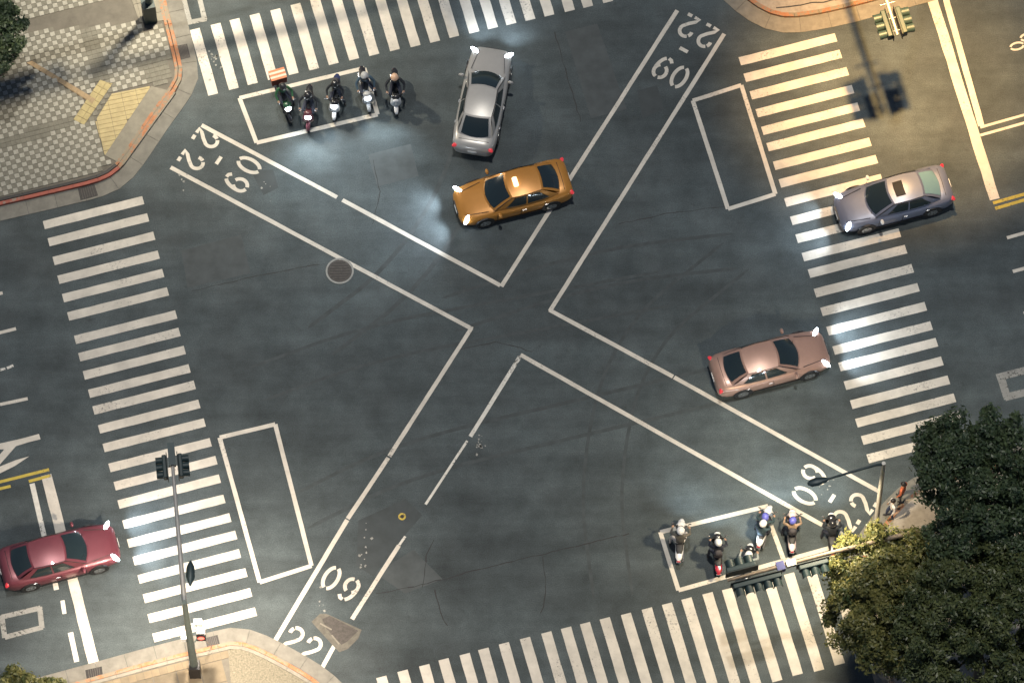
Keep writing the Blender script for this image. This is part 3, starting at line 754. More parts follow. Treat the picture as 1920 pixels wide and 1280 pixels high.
def mast(base, label, h, arm_to, arm_mat=POLEW, pole_mat=POLEG, r0=.16, name='traffic_signal'):
    t = tag(empty(name, base), label, 'traffic signal', 'traffic signals on mast arms')
    MB().tube([(0, 0, 0), (0, 0, .9), (0, 0, .95), (0, 0, h + .25)], [r0 * 1.25, r0 * 1.2, r0, r0 * .62], 14).build('pole', pole_mat, t, True)
    MB().box((0, 0, .04), (.55, .55, .08)).build('base_plate', DARKM, t)
    a = Vector(arm_to); MB().tube([(0, 0, h), tuple(Vector((0, 0, h)).lerp(a, .5) + Vector((0, 0, .12))), tuple(a)], [.10, .08, .055], 12).build('arm', arm_mat, t, True)
    return t
# left mast
b = at(366, 1262); b.z = 0; ae = at(321, 842, 7.3) - b
t = mast(b, 'tall grey signal mast on buff slabs, its pale arm over the left crossing', 7.4, ae)
ad_ = Vector((ae.x, ae.y, 0)).normalized(); an = Vector((ad_.y, -ad_.x, 0))
e_ = Vector((ae.x, ae.y, 7.3)) - ad_ * .7
signal_head(t, e_ + an * .30, an, ad_, 3, 2, LGRNON, k_=.8); signal_head(t, e_ - an * .30, -an, ad_, 3, 2, LGRNON, k_=.8)
MB().box(Vector((ae.x, ae.y, 7.36)) - ad_ * .25, (.26, .9, .22), math.atan2(ad_.y, ad_.x) - math.pi / 2).build('end_box', DARKM, t)
q = at(357, 1074, 7.3) - b
MB().loft([(-.5, 0, 0, .03, .03), (-.15, 0, 0, .17, .12), (.25, 0, 0, .15, .12), (.5, 0, 0, .03, .04)], 10).build('lantern', DARKM, t, True).location = q
MB().box((q.x, q.y, q.z - .13), (.18, .4, .03)).build('lamp_glass', LAMPON, t)
ld = bpy.data.lights.new('lamp_light', 'SPOT'); ld.energy = 900; ld.color = (1.0, .84, .66); ld.spot_size = R(150); ld.spot_blend = .9; ld.shadow_soft_size = .2
lo_ = bpy.data.objects.new('lamp_light', ld); COL.objects.link(lo_); lo_.parent = t; lo_.location = (q.x, q.y, q.z - .2)
q = at(371, 1167, 4.2) - b; MB().box(q, (.30, .2, .28)).build('junction_box', WHITEP, t)
MB().tube([(0, 0, 4.2), tuple(q)], .03, 8).build('bracket', POLEG, t)
q = at(377, 1189, 3.0) - b; o_ = MB(); o_.box(q, (.34, .30, .55)); o_ = o_.build('pedestrian_signal', BLACKP, t)
MB().disc((q.x, q.y - .16, q.z + .02), .12, .02, 'Y', 16).build('lens', LREDON, o_)
MB().tube([(0, 0, 3.0), tuple(q)], .03, 8).build('bracket', POLEG, t)
q = at(346, 1193, 3.0) - b; o_ = MB(); o_.box(q, (.24, .3, .3)); o_.build('junction_box', WHITEP, t)
MB().tube([(0, 0, 3.0), tuple(q)], .03, 8).build('bracket', POLEG, t)
MB().box((.02, -.05, .55), (.42, .40, 1.1)).build('control_box', BLACKP, t)
q = at(390, 1130, 2.0) - b; q2 = at(397, 1212, 0.1) - b
MB().tube([(.05, .3, 4.6), tuple(q2)], .015, 6).build('stay_cable', POLEW, t)
# top right signal, mast beyond the frame
tip = at(1683, 66, 6.0); b = Vector((tip.x, tip.y, 0)) + E2 * 6.5; b = Vector((b.x, b.y, 0))
t = mast(b, 'traffic signal over the upper right lanes, two dark three-lens heads on a pale arm', 6.0, tip - b)
for sgn, lit in ((-1, 0), (1, 2)):
    signal_head(t, tip - b + E2 * .52 + E1 * sgn * .30, E1 * sgn, E2, 3, lit, LGRNON)
for k in (-.1, .45, 1.1):
    cl = MB(); cl.tube([tuple(tip - b + E2 * (.3 + k) - E1 * .3), tuple(tip - b + E2 * (.3 + k) + E1 * .3)], .03, 8); cl.build('clamp', CHROME, t)
# bottom right mast in the trees
tip = at(1364, 1088, 6.0); b = Vector((tip.x, tip.y, 0)) + E1 * 7.6
t = mast(b, 'traffic signal arm with rows of dark heads reaching out of the leafy tree', 6.0, tip - b, mat('weathered_arm', (.20, .16, .12), .6, var=.3, vscale=6))
L0 = tip - b
signal_head(t, L0 + E1 * .62 + E2 * .34, E2, E1, 3, 0, LREDON); signal_head(t, L0 + E1 * 1.05 - E2 * .34, -E2, E1, 5, 0, LREDON)
signal_head(t, L0 + E1 * 3.25 - E2 * .28, -E2, E1, 3, 0, LREDON)
MB().box(L0 + E1 * 2.05, (.30, .34, .30), PH).build('camera_box', BLUEBOX, t)
MB().box(L0 + E1 * 2.45 + Vector((0, 0, .1)), (.36, .26, .2), PH).build('camera_box', POLEW, t)
# top left mast: pole and cabinet in view, arm above the frame
b = at(284, 34); b.z = 0
t = mast(b, 'dark signal mast with grey cabinet on the tiled corner', 6.2, E1 * 7.0 + Vector((0, 0, 6.3)))
signal_head(t, E1 * 6.3 + Vector((0, 0, 6.3)) - E2 * .34, -E2, E1, 3, 0, LREDON)
signal_head(t, E1 * 6.3 + Vector((0, 0, 6.3)) + E2 * .34, E2, E1, 3, 0, LREDON)
sg = MB(); sg.box(-E1 * 2.7 + Vector((0, 0, 6.0)), (4.2, .5, .12), PH); sg.build('shadow_board', DARKM, t)  # unseen board added above the frame to cast the shadow band
MB().tube([(0, 0, 6.0), tuple(-E1 * 1.2 + Vector((0, 0, 6.0)))], .06, 8).build('arm', DARKM, t)  # unseen arm added to carry the shadow-casting board
MB().box((-.05, -.1, .75), (.5, .45, 1.5), PH).build('cabinet', SIGH, t)

# ------------------------------------------------------------------ cars
def car_paint(name, col): return mat(name, col, 0.34, 0.25, var=0.04, vscale=5, spec=0.5, coat=0.35)
def make_car(loc, heading, body, label, taxi=False, sunroof=False, lights=True, rear=GLASS, hl_power=0.0, name='car'):
    t = tag(empty(name, (loc.x, loc.y, 0), heading), label, 'taxi' if taxi else 'car')
    # lower shell
    st_ = [(2.31, .42, .50, .34), (2.27, .60, .60, .26), (2.15, .74, .68, .21), (1.95, .80, .735, .19), (1.6, .845, .79, .18), (1.2, .87, .845, .18), (.85, .88, .895, .18),
          (.3, .885, .915, .18), (-.4, .885, .925, .18), (-1.1, .885, .945, .18), (-1.6, .875, .975, .19), (-1.95, .84, .985, .22), (-2.14, .78, .95, .26), (-2.24, .69, .86, .30), (-2.28, .58, .66, .36)]
    def sec(x, hw, zt, zb):
        zs = zb + (zt - zb) * .80
        half = [(hw * .80, zb), (hw * .95, zb + .05), (hw * .985, zb + (zs - zb) * .35), (hw, zb + (zs - zb) * .62), (hw * .985, zs - .03), (hw * .93, zs + (zt - zs) * .35), (hw * .8, zs + (zt - zs) * .72), (hw * .5, zt - .008), (hw * .2, zt)]
        return [(x, -y, z) for y, z in half] + [(x, y, z) for y, z in reversed(half)]
    mb = MB(); rows = [sec(*q) for q in st_]; n = len(rows[0])
    mb.add([p for r_ in rows for p in r_], [(i * n + k, (i + 1) * n + k, (i + 1) * n + (k + 1) % n, i * n + (k + 1) % n) for i in range(len(rows) - 1) for k in range(n)] + [tuple(range(n)), tuple(range(len(rows) * n - 1, (len(rows) - 1) * n - 1, -1))])
    bo = mb.build('body', body, t, True)
    # greenhouse surfaces
    def ws(u, v):
        u = u * 2 - 1; b0 = Vector((1.16 - .24 * u * u, .72 * u, .885)); b1 = Vector((.24 - .08 * u * u, .555 * u, 1.395 - .018 * u * u))
        return b0.lerp(b1, v) + Vector((.03, 0, .035)) * math.sin(math.pi * v)
    def rw(u, v):
        u = u * 2 - 1; b0 = Vector((-1.86 + .16 * u * u, .66 * u, .955)); b1 = Vector((-1.06 + .05 * u * u, .535 * u, 1.385 - .018 * u * u))
        return b0.lerp(b1, v) + Vector((-.03, 0, .045)) * math.sin(math.pi * v)
    def sd_(sg_):
        def f(u, v):
            b0 = Vector((.92 - 2.62 * u, sg_ * (.72 + .10 * math.sin(math.pi * min(u * 1.6, 1) * .5) * (1 - .9 * max(0, u - .75) * 3) - .05 * u), .885 + .07 * u))
            b1 = Vector((.16 - 1.17 * u, sg_ * (.555 + .028 * math.sin(math.pi * u) - .02 * u), 1.377 - .01 * u + .012 * math.sin(math.pi * u)))
            return b0.lerp(b1, v) + Vector((0, sg_ * .025, .01)) * math.sin(math.pi * v)
        return f
    def roof(u, v):
        u2 = u * 2 - 1; a = ws(u, 1); b_ = rw(u, 1); p = a.lerp(b_, v)
        e = sd_(1 if u2 > 0 else -1)(v, 1).y
        p.y = abs(e) * u2; p.z = p.z + .045 * math.sin(math.pi * v) * (1 - .5 * u2 * u2) - .008 * u2 * u2
        return p
    cb = MB(); cb.grid(ws, 8, 5); cb.grid(rw, 8, 5); cb.grid(sd_(1), 12, 5); cb.grid(sd_(-1), 12, 5); cb.grid(roof, 8, 10)
    cab = cb.build('cabin', body, t, True, recalc=False)
    def panel(fn, u0, u1, v0, v1, nu, nv, nm, m, outw, par=cab):
        mb = MB()
        def g(u, v):
            uu, vv = u0 + (u1 - u0) * u, v0 + (v1 - v0) * v; p = fn(uu, vv); return p + Vector(outw) * .012
        mb.grid(g, nu, nv); return mb.build(nm, m, par, True, recalc=False)
    panel(ws, .07, .93, .07, .93, 8, 5, 'windscreen', GLASS, (.6, 0, .8))
    panel(rw, .08, .92, .08, .92, 8, 5, 'rear_window', rear, (-.6, 0, .8))
    for s_ in (1, -1):
        panel(sd_(s_), .14, .47, .10, .88, 6, 4, 'side_window', GLASS, (0, s_ * .9, .4))
        panel(sd_(s_), .50, .86, .10, .88, 6, 4, 'side_window', GLASS, (0, s_ * .9, .4))
        for hx in (-.22, -1.12):
            sk = MB(); sk.box((hx, s_ * .89, .66), (.15, .03, .035)); sk.build('door_handle', CHROME, t)
        mr = MB(); mr.ell((.78, s_ * .98, .93), (.07, .12, .075)); mr.build('mirror', body if not sunroof else WHITEP, t, True)
        # seams between bonnet, doors and wings
        for x0 in (.86, -.10, -1.05):
            sm = MB(); sm.tube([(x0, s_ * .862, .24), (x0 + .02, s_ * .890, .56), (x0 - .02, s_ * .868, .80)], .011, 5); sm.build('door_seam', BLACKP, t)
        bs = MB(); bs.tube([(2.10, s_ * .50, .695), (1.16, s_ * .66, .855)], .011, 5); bs.build('bonnet_seam', BLACKP, t)
    if sunroof: panel(roof, .22, .78, .16, .46, 6, 3, 'sunroof', mat('smoked_roof_glass', (.010, .012, .014), .5, spec=.2), (0, 0, 1))
    for x, s_ in ((1.36, 1), (1.36, -1), (-1.32, 1), (-1.32, -1)):
        arch = MB(); arch.disc((x, s_ * .868, .33), .385, .055, 'Y', 24); arch.build('wheel_arch', BLACKP, t)
        wl = MB(); wl.wheel((x, s_ * .80, .315), .315, .20, 'Y', 24); wo_ = wl.build('wheel', RUBBER, t, True)
        rm_ = MB(); rm_.disc((x, s_ * .872, .315), .205, .06, 'Y', 20); rim = rm_.build('rim', CHROME, wo_)
        hb = MB()
        for k in range(5):
            a_ = 2 * math.pi * (k + .5) / 5; hb.ell((x + .125 * math.cos(a_), s_ * .904, .315 + .125 * math.sin(a_)), (.035, .004, .035), 8, 4)
        tag(hb.build('rim_holes', BLACKP, wo_), kind='stuff')
    for s_ in (1, -1):
        hl = MB(); Mr = Matrix.Rotation(-s_ * R(38), 3, 'Z'); hl.ell((2.02, s_ * .635, .645), (.085, .27, .085), 16, 8, Mr); hl.build('headlight', LENSW if lights else LENSO, t, True)
        tlm = MB(); Mr = Matrix.Rotation(s_ * R(38), 3, 'Z'); tlm.ell((-2.13, s_ * .66, .80), (.09, .19, .085), 14, 8, Mr); tlm.build('tail_light', TAILR, t, True)
        if hl_power:
            ld = bpy.data.lights.new('headlight_beam', 'SPOT'); ld.energy = hl_power; ld.color = (.80, .90, 1.0); ld.spot_size = R(125); ld.spot_blend = 1.0; ld.shadow_soft_size = .08
            lo_ = bpy.data.objects.new('headlight_beam', ld); COL.objects.link(lo_); lo_.parent = t; lo_.location = (2.45, s_ * .6, .64)
            lo_.rotation_euler = Vector((1, s_ * .04, -.10)).to_track_quat('-Z', 'Y').to_euler()
    bt = MB(); bt.tube([(-1.93, -.60, .965), (-1.95, 0, .992), (-1.93, .60, .965)], .010, 5); bt.build('boot_seam', BLACKP, t)
    for s_ in (1, -1):
        sl = MB(); sl.box((0, s_ * .872, .24), (2.0, .03, .09)); sl.build('sill', BLACKP, t)
        dm = MB(); dm.tube([(1.02 - .02, s_ * .735, .915), (.17, s_ * .585, 1.405), (-.45, s_ * .60, 1.43), (-1.02, s_ * .555, 1.395)], .011, 5); dm.build('roof_gutter', BLACKP, t)
    gr = MB(); gr.box((2.285, 0, .50), (.06, .62, .12)); gr.build('grille', BLACKP, t)
    pl_ = MB(); pl_.box((2.325, 0, .40), (.02, .36, .11)); pl_.build('number_plate', WHITEP, t); pl_ = MB(); pl_.box((-2.29, 0, .62), (.02, .36, .13)); pl_.build('number_plate', WHITEP, t)
    for ya, yb in ((.50, -.02), (-.02, -.50)):
        wp = MB(); wp.tube([(1.13 - .2 * ya * ya, ya, .905), (.86, yb, 1.06)], .010, 5); wp.build('wiper', BLACKP, t)
    if taxi:
        tb = MB(); tb.loft([(-.2, 0, 0, .07, .05), (-.17, 0, 0, .10, .07), (.17, 0, 0, .10, .07), (.2, 0, 0, .07, .05)], 12, 3)
        tb = tb.build('roof_sign', mat('lit_roof_sign', (.8, .7, .4), .4, emit=(1, .8, .4), estr=.35), t, True); tb.location = (-.1, 0, 1.50)
    return t
def car_at(near_front, near_rear, *a, **k):
    f_, r_ = at(*near_front), at(*near_rear); d = (f_ - r_); h_ = math.atan2(d.y, d.x)
    q = Vector((-d.y, d.x, 0)).normalized()
    if q.y < 0: q = -q
    c = (f_ + r_) / 2 + q * .86
    return make_car(c, h_, *a, **k)
car_at((1626, 436), (1747, 404), car_paint('lilac_grey_paint', (.18, .20, .27)), 'grey sedan with sunroof stopped over the right zebra crossing', sunroof=True, rear=GLASSB, hl_power=28)
# vehicles that were rolling through while the photograph was taken, standing where they passed
def car_mid(px, hd_px, *a, **k):
    c, d = at(*px), at(*hd_px) - at(*px); return make_car(Vector((c.x, c.y, 0)), math.atan2(d.y, d.x), *a, **k)
car_mid((962, 372), (862, 398), car_paint('taxi_orange_paint', (.50, .22, .04)), 'orange yellow taxi crossing the junction above the X centre', taxi=True, hl_power=50)
car_mid((905, 200), (925, 100), car_paint('silver_paint', (.42, .41, .39)), 'silver sedan turning up towards the top zebra crossing', hl_power=28)
car_mid((1442, 690), (1542, 663), car_paint('rose_beige_paint', (.40, .25, .20)), 'rose beige sedan heading for the right zebra crossing', hl_power=50)
car_mid((112, 1052), (212, 1026), car_paint('maroon_paint', (.17, .045, .06)), 'maroon sedan nosing over the left stop line', hl_power=50)

# ------------------------------------------------------------------ motor scooters
SCB = mat('scooter_body_paint', (.04, .045, .05), .3, coat=.5)
SCA = mat('scooter_accent', (.5, .5, .5), .35, coat=.5)
SCL = mat('scooter_front_lamp', (.7, .72, .75), .15, coat=1.0)
SCT = mat('scooter_tail_panel', (.35, .03, .04), .35, coat=.5)
SEATM = mat('scooter_seat', (.02, .02, .022), .6)
def proto_scooter():
    t = empty('motor_scooter')
    MB().loft([(-.92, 0, .66, .03, .03), (-.86, 0, .66, .10, .08), (-.6, 0, .60, .155, .15), (-.25, 0, .55, .165, .18), (-.02, 0, .45, .13, .14), (.06, 0, .36, .10, .08)], 14, 2.4).build('body', SCB, t, True)
    MB().loft([(-.93, 0, .70, .05, .025), (-.80, 0, .725, .13, .05), (-.5, 0, .745, .125, .04)], 12).build('tail_panel', SCT, t, True)
    MB().loft([(-.66, 0, .77, .09, .03), (-.5, 0, .80, .145, .06), (-.2, 0, .77, .15, .055), (.06, 0, .74, .11, .05), (.12, 0, .70, .06, .03)], 14, 2.4).build('seat', SEATM, t, True)
    MB().loft([(-.05, 0, .29, .15, .045), (.2, 0, .27, .17, .04), (.45, 0, .31, .15, .05)], 12, 3).build('floorboard', BLACKP, t, True)
    fs = MB(); P = []
    for z, y, hw in ((.30, .50, .15), (.45, .55, .20), (.65, .56, .225), (.85, .52, .19), (1.0, .46, .13)):
        for k in range(7):
            u = k / 3 - 1; P.append((hw * u, y + .10 * (1 - u * u), z))
    m_ = 7; q = len(P)
    P2 = [(x, y - .05, z) for x, y, z in P]
    F_ = [(i * m_ + k, i * m_ + k + 1, (i + 1) * m_ + k + 1, (i + 1) * m_ + k) for i in range(4) for k in range(6)]
    fs.add(P + P2, F_ + [tuple(q + i for i in f) for f in F_] + [(i * m_ + s_, (i + 1) * m_ + s_, q + (i + 1) * m_ + s_, q + i * m_ + s_) for i in range(4) for s_ in (0, 6)] + [(28 + k, 29 + k, q + 29 + k, q + 28 + k) for k in range(6)] + [(k, k + 1, q + k + 1, q + k) for k in range(6)])
    fs.build('front_shield', SCA, t, True)
    MB().loft([(.34, 0, 1.0, .10, .05), (.42, 0, 1.02, .17, .075), (.52, 0, 1.0, .15, .08), (.58, 0, .97, .07, .05)], 12).build('handlebar_cowl', SCB, t, True)
    MB().ell((0, .60, .91), (.125, .085, .11), 14, 10).build('headlight', SCL, t, True)
    MB().loft([(.52, 0, .44, .07, .04), (.68, 0, .52, .085, .05), (.86, 0, .46, .08, .05), (.93, 0, .38, .05, .03)], 12).build('front_fender', SCA, t, True)
    MB().tube([(-.36, .30, 1.01), (-.20, .38, 1.03), (0, .42, 1.03), (.20, .38, 1.03), (.36, .30, 1.01)], .017, 8).build('handlebar', BLACKP, t, True)
    MB().tube([(0, .42, 1.0), (0, .60, .55), (0, .70, .25)], .03, 8).build('fork', DARKM, t, True)
    for y in (.70, -.58):
        wl = MB(); wl.wheel((0, y, .23), .23, .11, 'X', 20); wo_ = wl.build('wheel', RUBBER, t, True)
        MB().disc((0, y, .23), .145, .07, 'X', 16).build('rim', CHROME, wo_)
    for s_ in (1, -1):
        g = MB(); g.tube([(s_ * .22, .36, 1.04), (s_ * .31, .40, 1.17)], .01, 6); st_ = g.build('mirror_stalk', BLACKP, t, True)
        MB().ell((s_ * .33, .41, 1.20), (.065, .02, .045), 10, 6).build('mirror', CHROME, st_, True)
    MB().ell((0, -.93, .64), (.075, .03, .04), 10, 6).build('tail_light', TAILR, t, True)
    MB().box((0, -.90, .48), (.18, .02, .13)).build('number_plate', WHITEP, t)
    g = MB(); g.tube([(.14, -.25, .28), (.16, -.6, .30), (.16, -.82, .34)], [.03, .045, .04], 10); g.build('exhaust', CHROME, t, True)
    return t

# ------------------------------------------------------------------ people (one continuous skinned body each)
SK = mat('skin', (.42, .26, .18), .55); JK = mat('jacket', (.03, .035, .04), .8, var=.15, vscale=12, bump=.3, bscale=25); TRS = mat('trousers', (.035, .04, .06), .85, var=.15, vscale=12); SHOE = mat('shoes', (.03, .03, .03), .6)
HELM = mat('helmet_shell', (.7, .7, .7), .2, coat=1.0); VISOR = mat('helmet_visor', (.02, .025, .03), .08, coat=1.0); HAIR = mat('hair', (.012, .010, .010), .5)
def skin_person(joints, bones, root):
    """joints: name -> (pos, radius, material index)"""
    names = list(joints); ix = {n_: i for i, n_ in enumerate(names)}
    me = bpy.data.meshes.new('person'); me.from_pydata([joints[n_][0] for n_ in names], [(ix[a], ix[b_]) for a, b_ in bones], [])
    ob = bpy.data.objects.new('person', me); COL.objects.link(ob)
    md = ob.modifiers.new('skin', 'SKIN'); md.use_smooth_shade = True; md.branch_smoothing = .6
    sv = me.skin_vertices[0].data
    for n_ in names:
        r_ = joints[n_][1]; sv[ix[n_]].radius = r_ if isinstance(r_, tuple) else (r_, r_); sv[ix[n_]].use_root = (n_ == root)
    sub = ob.modifiers.new('sub', 'SUBSURF'); sub.levels = 1; sub.render_levels = 1
    dg_ = bpy.context.evaluated_depsgraph_get(); dg_.update()
    m2 = bpy.data.meshes.new_from_object(ob.evaluated_get(dg_)); bpy.data.objects.remove(ob)
    m2.materials.clear()
    for m_ in (SK, JK, TRS, SHOE): m2.materials.append(m_)
    J = [(Vector(joints[a][0]), Vector(joints[b_][0]), joints[b_][2]) for a, b_ in bones]
    for p in m2.polygons:
        c = Vector(p.center); best = (9, 1)
        for a, b_, mi in J:
            ab = b_ - a; k = max(0, min(1, (c - a).dot(ab) / max(ab.length_squared, 1e-9))); d = (c - (a + ab * k)).length
            if d < best[0]: best = (d, mi)
        p.material_index = best[1]; p.use_smooth = True
    return m2
def body_joints(P):
    """P: dict of key points for right/left side; returns joints, bones"""
    J = {'pelvis': (P['pelvis'], (.15, .125), 2), 'spine': (P['spine'], (.145, .115), 1), 'chest': (P['chest'], (.165, .125), 1), 'neckb': (P['neckb'], (.075, .075), 1),
         'neck': (P['neck'], .058, 0), 'head': (P['head'], (.082, .095), 0), 'crown': (P['crown'], (.072, .085), 0)}
    B = [('pelvis', 'spine'), ('spine', 'chest'), ('chest', 'neckb'), ('neckb', 'neck'), ('neck', 'head'), ('head', 'crown')]
    f = Vector(P['face']); h_ = Vector(P['head'])
    J['nose'] = (tuple(h_ + f * .115), .018, 0); B.append(('head', 'nose'))
    for s_ in ('l', 'r'):
        for n_, rd, mi in (('sho', .072, 1), ('elb', .052, 1), ('wri', .034, 1), ('palm', (.040, .022), 0)):
            J[n_ + s_] = (P[n_ + s_], rd, mi)
        for n_, rd, mi in (('hip', .098, 2), ('kne', .068, 2), ('ank', .046, 2), ('heel', .045, 3), ('toe', .038, 3)):
            J[n_ + s_] = (P[n_ + s_], rd, mi)
        B += [('chest', 'sho' + s_), ('sho' + s_, 'elb' + s_), ('elb' + s_, 'wri' + s_), ('wri' + s_, 'palm' + s_),
              ('pelvis', 'hip' + s_), ('hip' + s_, 'kne' + s_), ('kne' + s_, 'ank' + s_), ('ank' + s_, 'heel' + s_), ('heel' + s_, 'toe' + s_)]
        pm, wr = Vector(P['palm' + s_]), Vector(P['wri' + s_]); d = (pm - wr).normalized(); side = Vector(P['side' + s_]).normalized(); dn = Vector(P['curl']).normalized()
        for k, (o_, ln_) in enumerate(((-.030, .060), (-.010, .070), (.010, .066), (.030, .052))):
            a = pm + d * .035 + side * o_; b_ = a + d * ln_ * .55 + dn * .012; c = b_ + dn * ln_ * .6 - d * .004
            for q, pnt in enumerate((a, b_, c)):
                nm = 'f%d%d%s' % (k, q, s_); J[nm] = (tuple(pnt), .0095, 0); B.append((('palm' + s_) if q == 0 else 'f%d%d%s' % (k, q - 1, s_), nm))
        a = pm + side * -.042 * (1 if s_ == 'l' else 1); b_ = a + d * .03 + dn * .03 - side * .012
        J['t0' + s_] = (tuple(a), .011, 0); J['t1' + s_] = (tuple(b_), .010, 0); B += [('palm' + s_, 't0' + s_), ('t0' + s_, 't1' + s_)]
    return J, B
def mirror_pts(P, d):
    for k, (x, y, z) in d.items():
        P[k + 'r'] = (x, y, z); P[k + 'l'] = (-x, y, z)
def rider_mesh(foot_down=True, passenger=False):
    y0 = -.30 if passenger else 0.0; z0 = .05 if passenger else 0
    P = {'pelvis': (0, -.22 + y0, .88 + z0), 'spine': (0, -.20 + y0, 1.06 + z0), 'chest': (0, -.13 + y0, 1.28 + z0), 'neckb': (0, -.09 + y0, 1.42 + z0), 'neck': (0, -.07 + y0, 1.48 + z0),
         'head': (0, -.04 + y0, 1.57 + z0), 'crown': (0, -.06 + y0, 1.68 + z0), 'face': (0, 1, -.1), 'curl': (0, -.15, -1)}
    if passenger: mirror_pts(P, {'sho': (.18, -.44, 1.40), 'elb': (.27, -.30, 1.16), 'wri': (.20, -.12, 1.06), 'palm': (.16, -.05, 1.05), 'hip': (.09, -.50, .90), 'kne': (.25, -.14, .84), 'ank': (.22, -.22, .45), 'heel': (.22, -.25, .38), 'toe': (.23, -.07, .38)})
    else: mirror_pts(P, {'sho': (.185, -.12, 1.36), 'elb': (.34, .02, 1.15), 'wri': (.30, .23, 1.07), 'palm': (.29, .285, 1.06), 'hip': (.09, -.20, .85), 'kne': (.19, .22, .76), 'ank': (.15, .18, .40), 'heel': (.15, .13, .34), 'toe': (.16, .33, .33)})
    P['sidel'] = (1, 0, 0); P['sider'] = (-1, 0, 0)
    if foot_down and not passenger:
        P['knel'] = (-.30, .10, .56); P['ankl'] = (-.36, .02, .12); P['heell'] = (-.36, -.04, .05); P['toel'] = (-.39, .15, .045)
    return skin_person(*body_joints(P), 'pelvis')
def stand_mesh():
    P = {'pelvis': (0, 0, .95), 'spine': (0, 0, 1.12), 'chest': (0, -.01, 1.32), 'neckb': (0, -.01, 1.46), 'neck': (0, 0, 1.51), 'head': (0, .02, 1.60), 'crown': (0, .0, 1.70), 'face': (0, 1, -.05), 'curl': (0, .5, -.6)}
    mirror_pts(P, {'sho': (.18, -.01, 1.40), 'elb': (.25, -.03, 1.12), 'wri': (.26, .07, .88), 'palm': (.26, .09, .81), 'hip': (.09, 0, .90), 'kne': (.10, .03, .50), 'ank': (.11, -.02, .10), 'heel': (.11, -.05, .045), 'toe': (.12, .13, .04)})
    P['sidel'] = (0, 1, 0); P['sider'] = (0, 1, 0)
    P['kner'] = (.11, .14, .50); P['ankr'] = (.12, .17, .11); P['heelr'] = (.12, .14, .05); P['toer'] = (.13, .32, .04)
    return skin_person(*body_joints(P), 'pelvis')
RM = [rider_mesh(True), rider_mesh(False)]; PM = rider_mesh(False, True); SMH = stand_mesh()
def helmet_mb():
    m_ = MB(); P = []; n, k = 16, 9
    for j in range(k):
        th = R(6 + 112 * j / (k - 1))
        for i in range(n):
            a = 2 * math.pi * i / n; rr = math.sin(th); P.append((.135 * rr * math.cos(a), .155 * rr * math.sin(a) - .01, .145 * math.cos(th)))
    F_ = [(j * n + i, (j + 1) * n + i, (j + 1) * n + (i + 1) % n, j * n + (i + 1) % n) for j in range(k - 1) for i in range(n)
          if not (j >= 5 and 2 <= i <= 5)] + [tuple(range(n))]
    m_.add(P, F_); return m_
def visor_mb():
    return MB().grid(lambda u, v: (.142 * math.sin(R(62 + 58 * v)) * math.cos(R(38 + 104 * u)), .166 * math.sin(R(62 + 58 * v)) * math.sin(R(38 + 104 * u)) - .008, .150 * math.cos(R(62 + 58 * v))), 10, 5)
H0 = helmet_mb().build('helmet', HELM, None, True); V0 = visor_mb().build('visor', VISOR, None, True)
def clone_mesh(src, name, parent, mats_=None):
    o = bpy.data.objects.new(name, src.data if hasattr(src, 'data') else src); COL.objects.link(o); o.parent = parent
    for i, m_ in enumerate(mats_ or []):
        if m_ is not None: o.material_slots[i].link = 'OBJECT'; o.material_slots[i].material = m_
    return o
def person(me, loc, rz, label, jacket, trousers, head, helmet=None, group=None, visor=True, sleeves=None):
    o = clone_mesh(me, 'person', None, [None, jacket, trousers, None]); o.location = loc; o.rotation_euler = (0, 0, rz)
    kx = random.uniform(.97, 1.10); o.scale = (kx, kx, random.uniform(.97, 1.05))
    tag(o, label, 'person', group)
    if helmet is not None:
        h_ = clone_mesh(H0, 'helmet', o, [helmet]); h_.location = head
        h_.rotation_euler = (random.uniform(-.25, .1), random.uniform(-.15, .15), random.uniform(-.5, .5)); h_.scale = (1.1, 1.1, 1.08)
        if visor: v_ = clone_mesh(V0, 'visor', h_)
        if 'middle' in label or 'red tailed' in label or 'tan jacket' in label:
            bp_ = MB(); bp_.loft([(-.46, 0, 1.18, .09, .14), (-.42, 0, 1.18, .15, .20), (-.32, 0, 1.20, .155, .21), (-.27, 0, 1.22, .13, .18)], 14, 3); bp_.build('backpack', solid('pack_cloth', (.05, .045, .05)), o, True)
    else:
        hm = MB(); hm.ell((head[0], head[1] - .02, head[2] + .035), (.094, .112, .10), 14, 9); hm.build('hair', HAIR, o, True)
        for s_ in (1, -1):
            ey = MB(); ey.ell((head[0] + s_ * .034, head[1] + .098, head[2] - .005), (.012, .008, .009), 8, 5); ey.build('eye', BLACKP, o, True)
    return o
def solid(nm, c, rough=.75): return mat(nm, c, rough, var=.12, vscale=14, bump=.25, bscale=30)
def glossy(nm, c): return mat(nm, c, .25, coat=.6)
PROTO = proto_scooter(); first = [True]
def scooter(px, front_px, label, mats_, group):
    c = at(*px); d = at(*front_px) - c; rz = math.atan2(d.y, d.x) - math.pi / 2
    if first[0]:
        o = PROTO; first[0] = False
        def setm(q):
            if q.type == 'MESH':
                for s_ in q.material_slots:
                    if s_.material.name in mats_:
                        m_ = mats_[s_.material.name]; s_.link = 'OBJECT'; s_.material = m_
            for ch in q.children: setm(ch)
        # copies must still see the prototype's mesh materials, so override on the object only
        setm(o)
    else:
        o = copy_proto(PROTO, mats_)
    o.location = (c.x, c.y, 0); o.rotation_euler = (0, 0, rz); tag(o, label, 'motor scooter', group)
    return o, Vector((c.x, c.y, 0)), rz
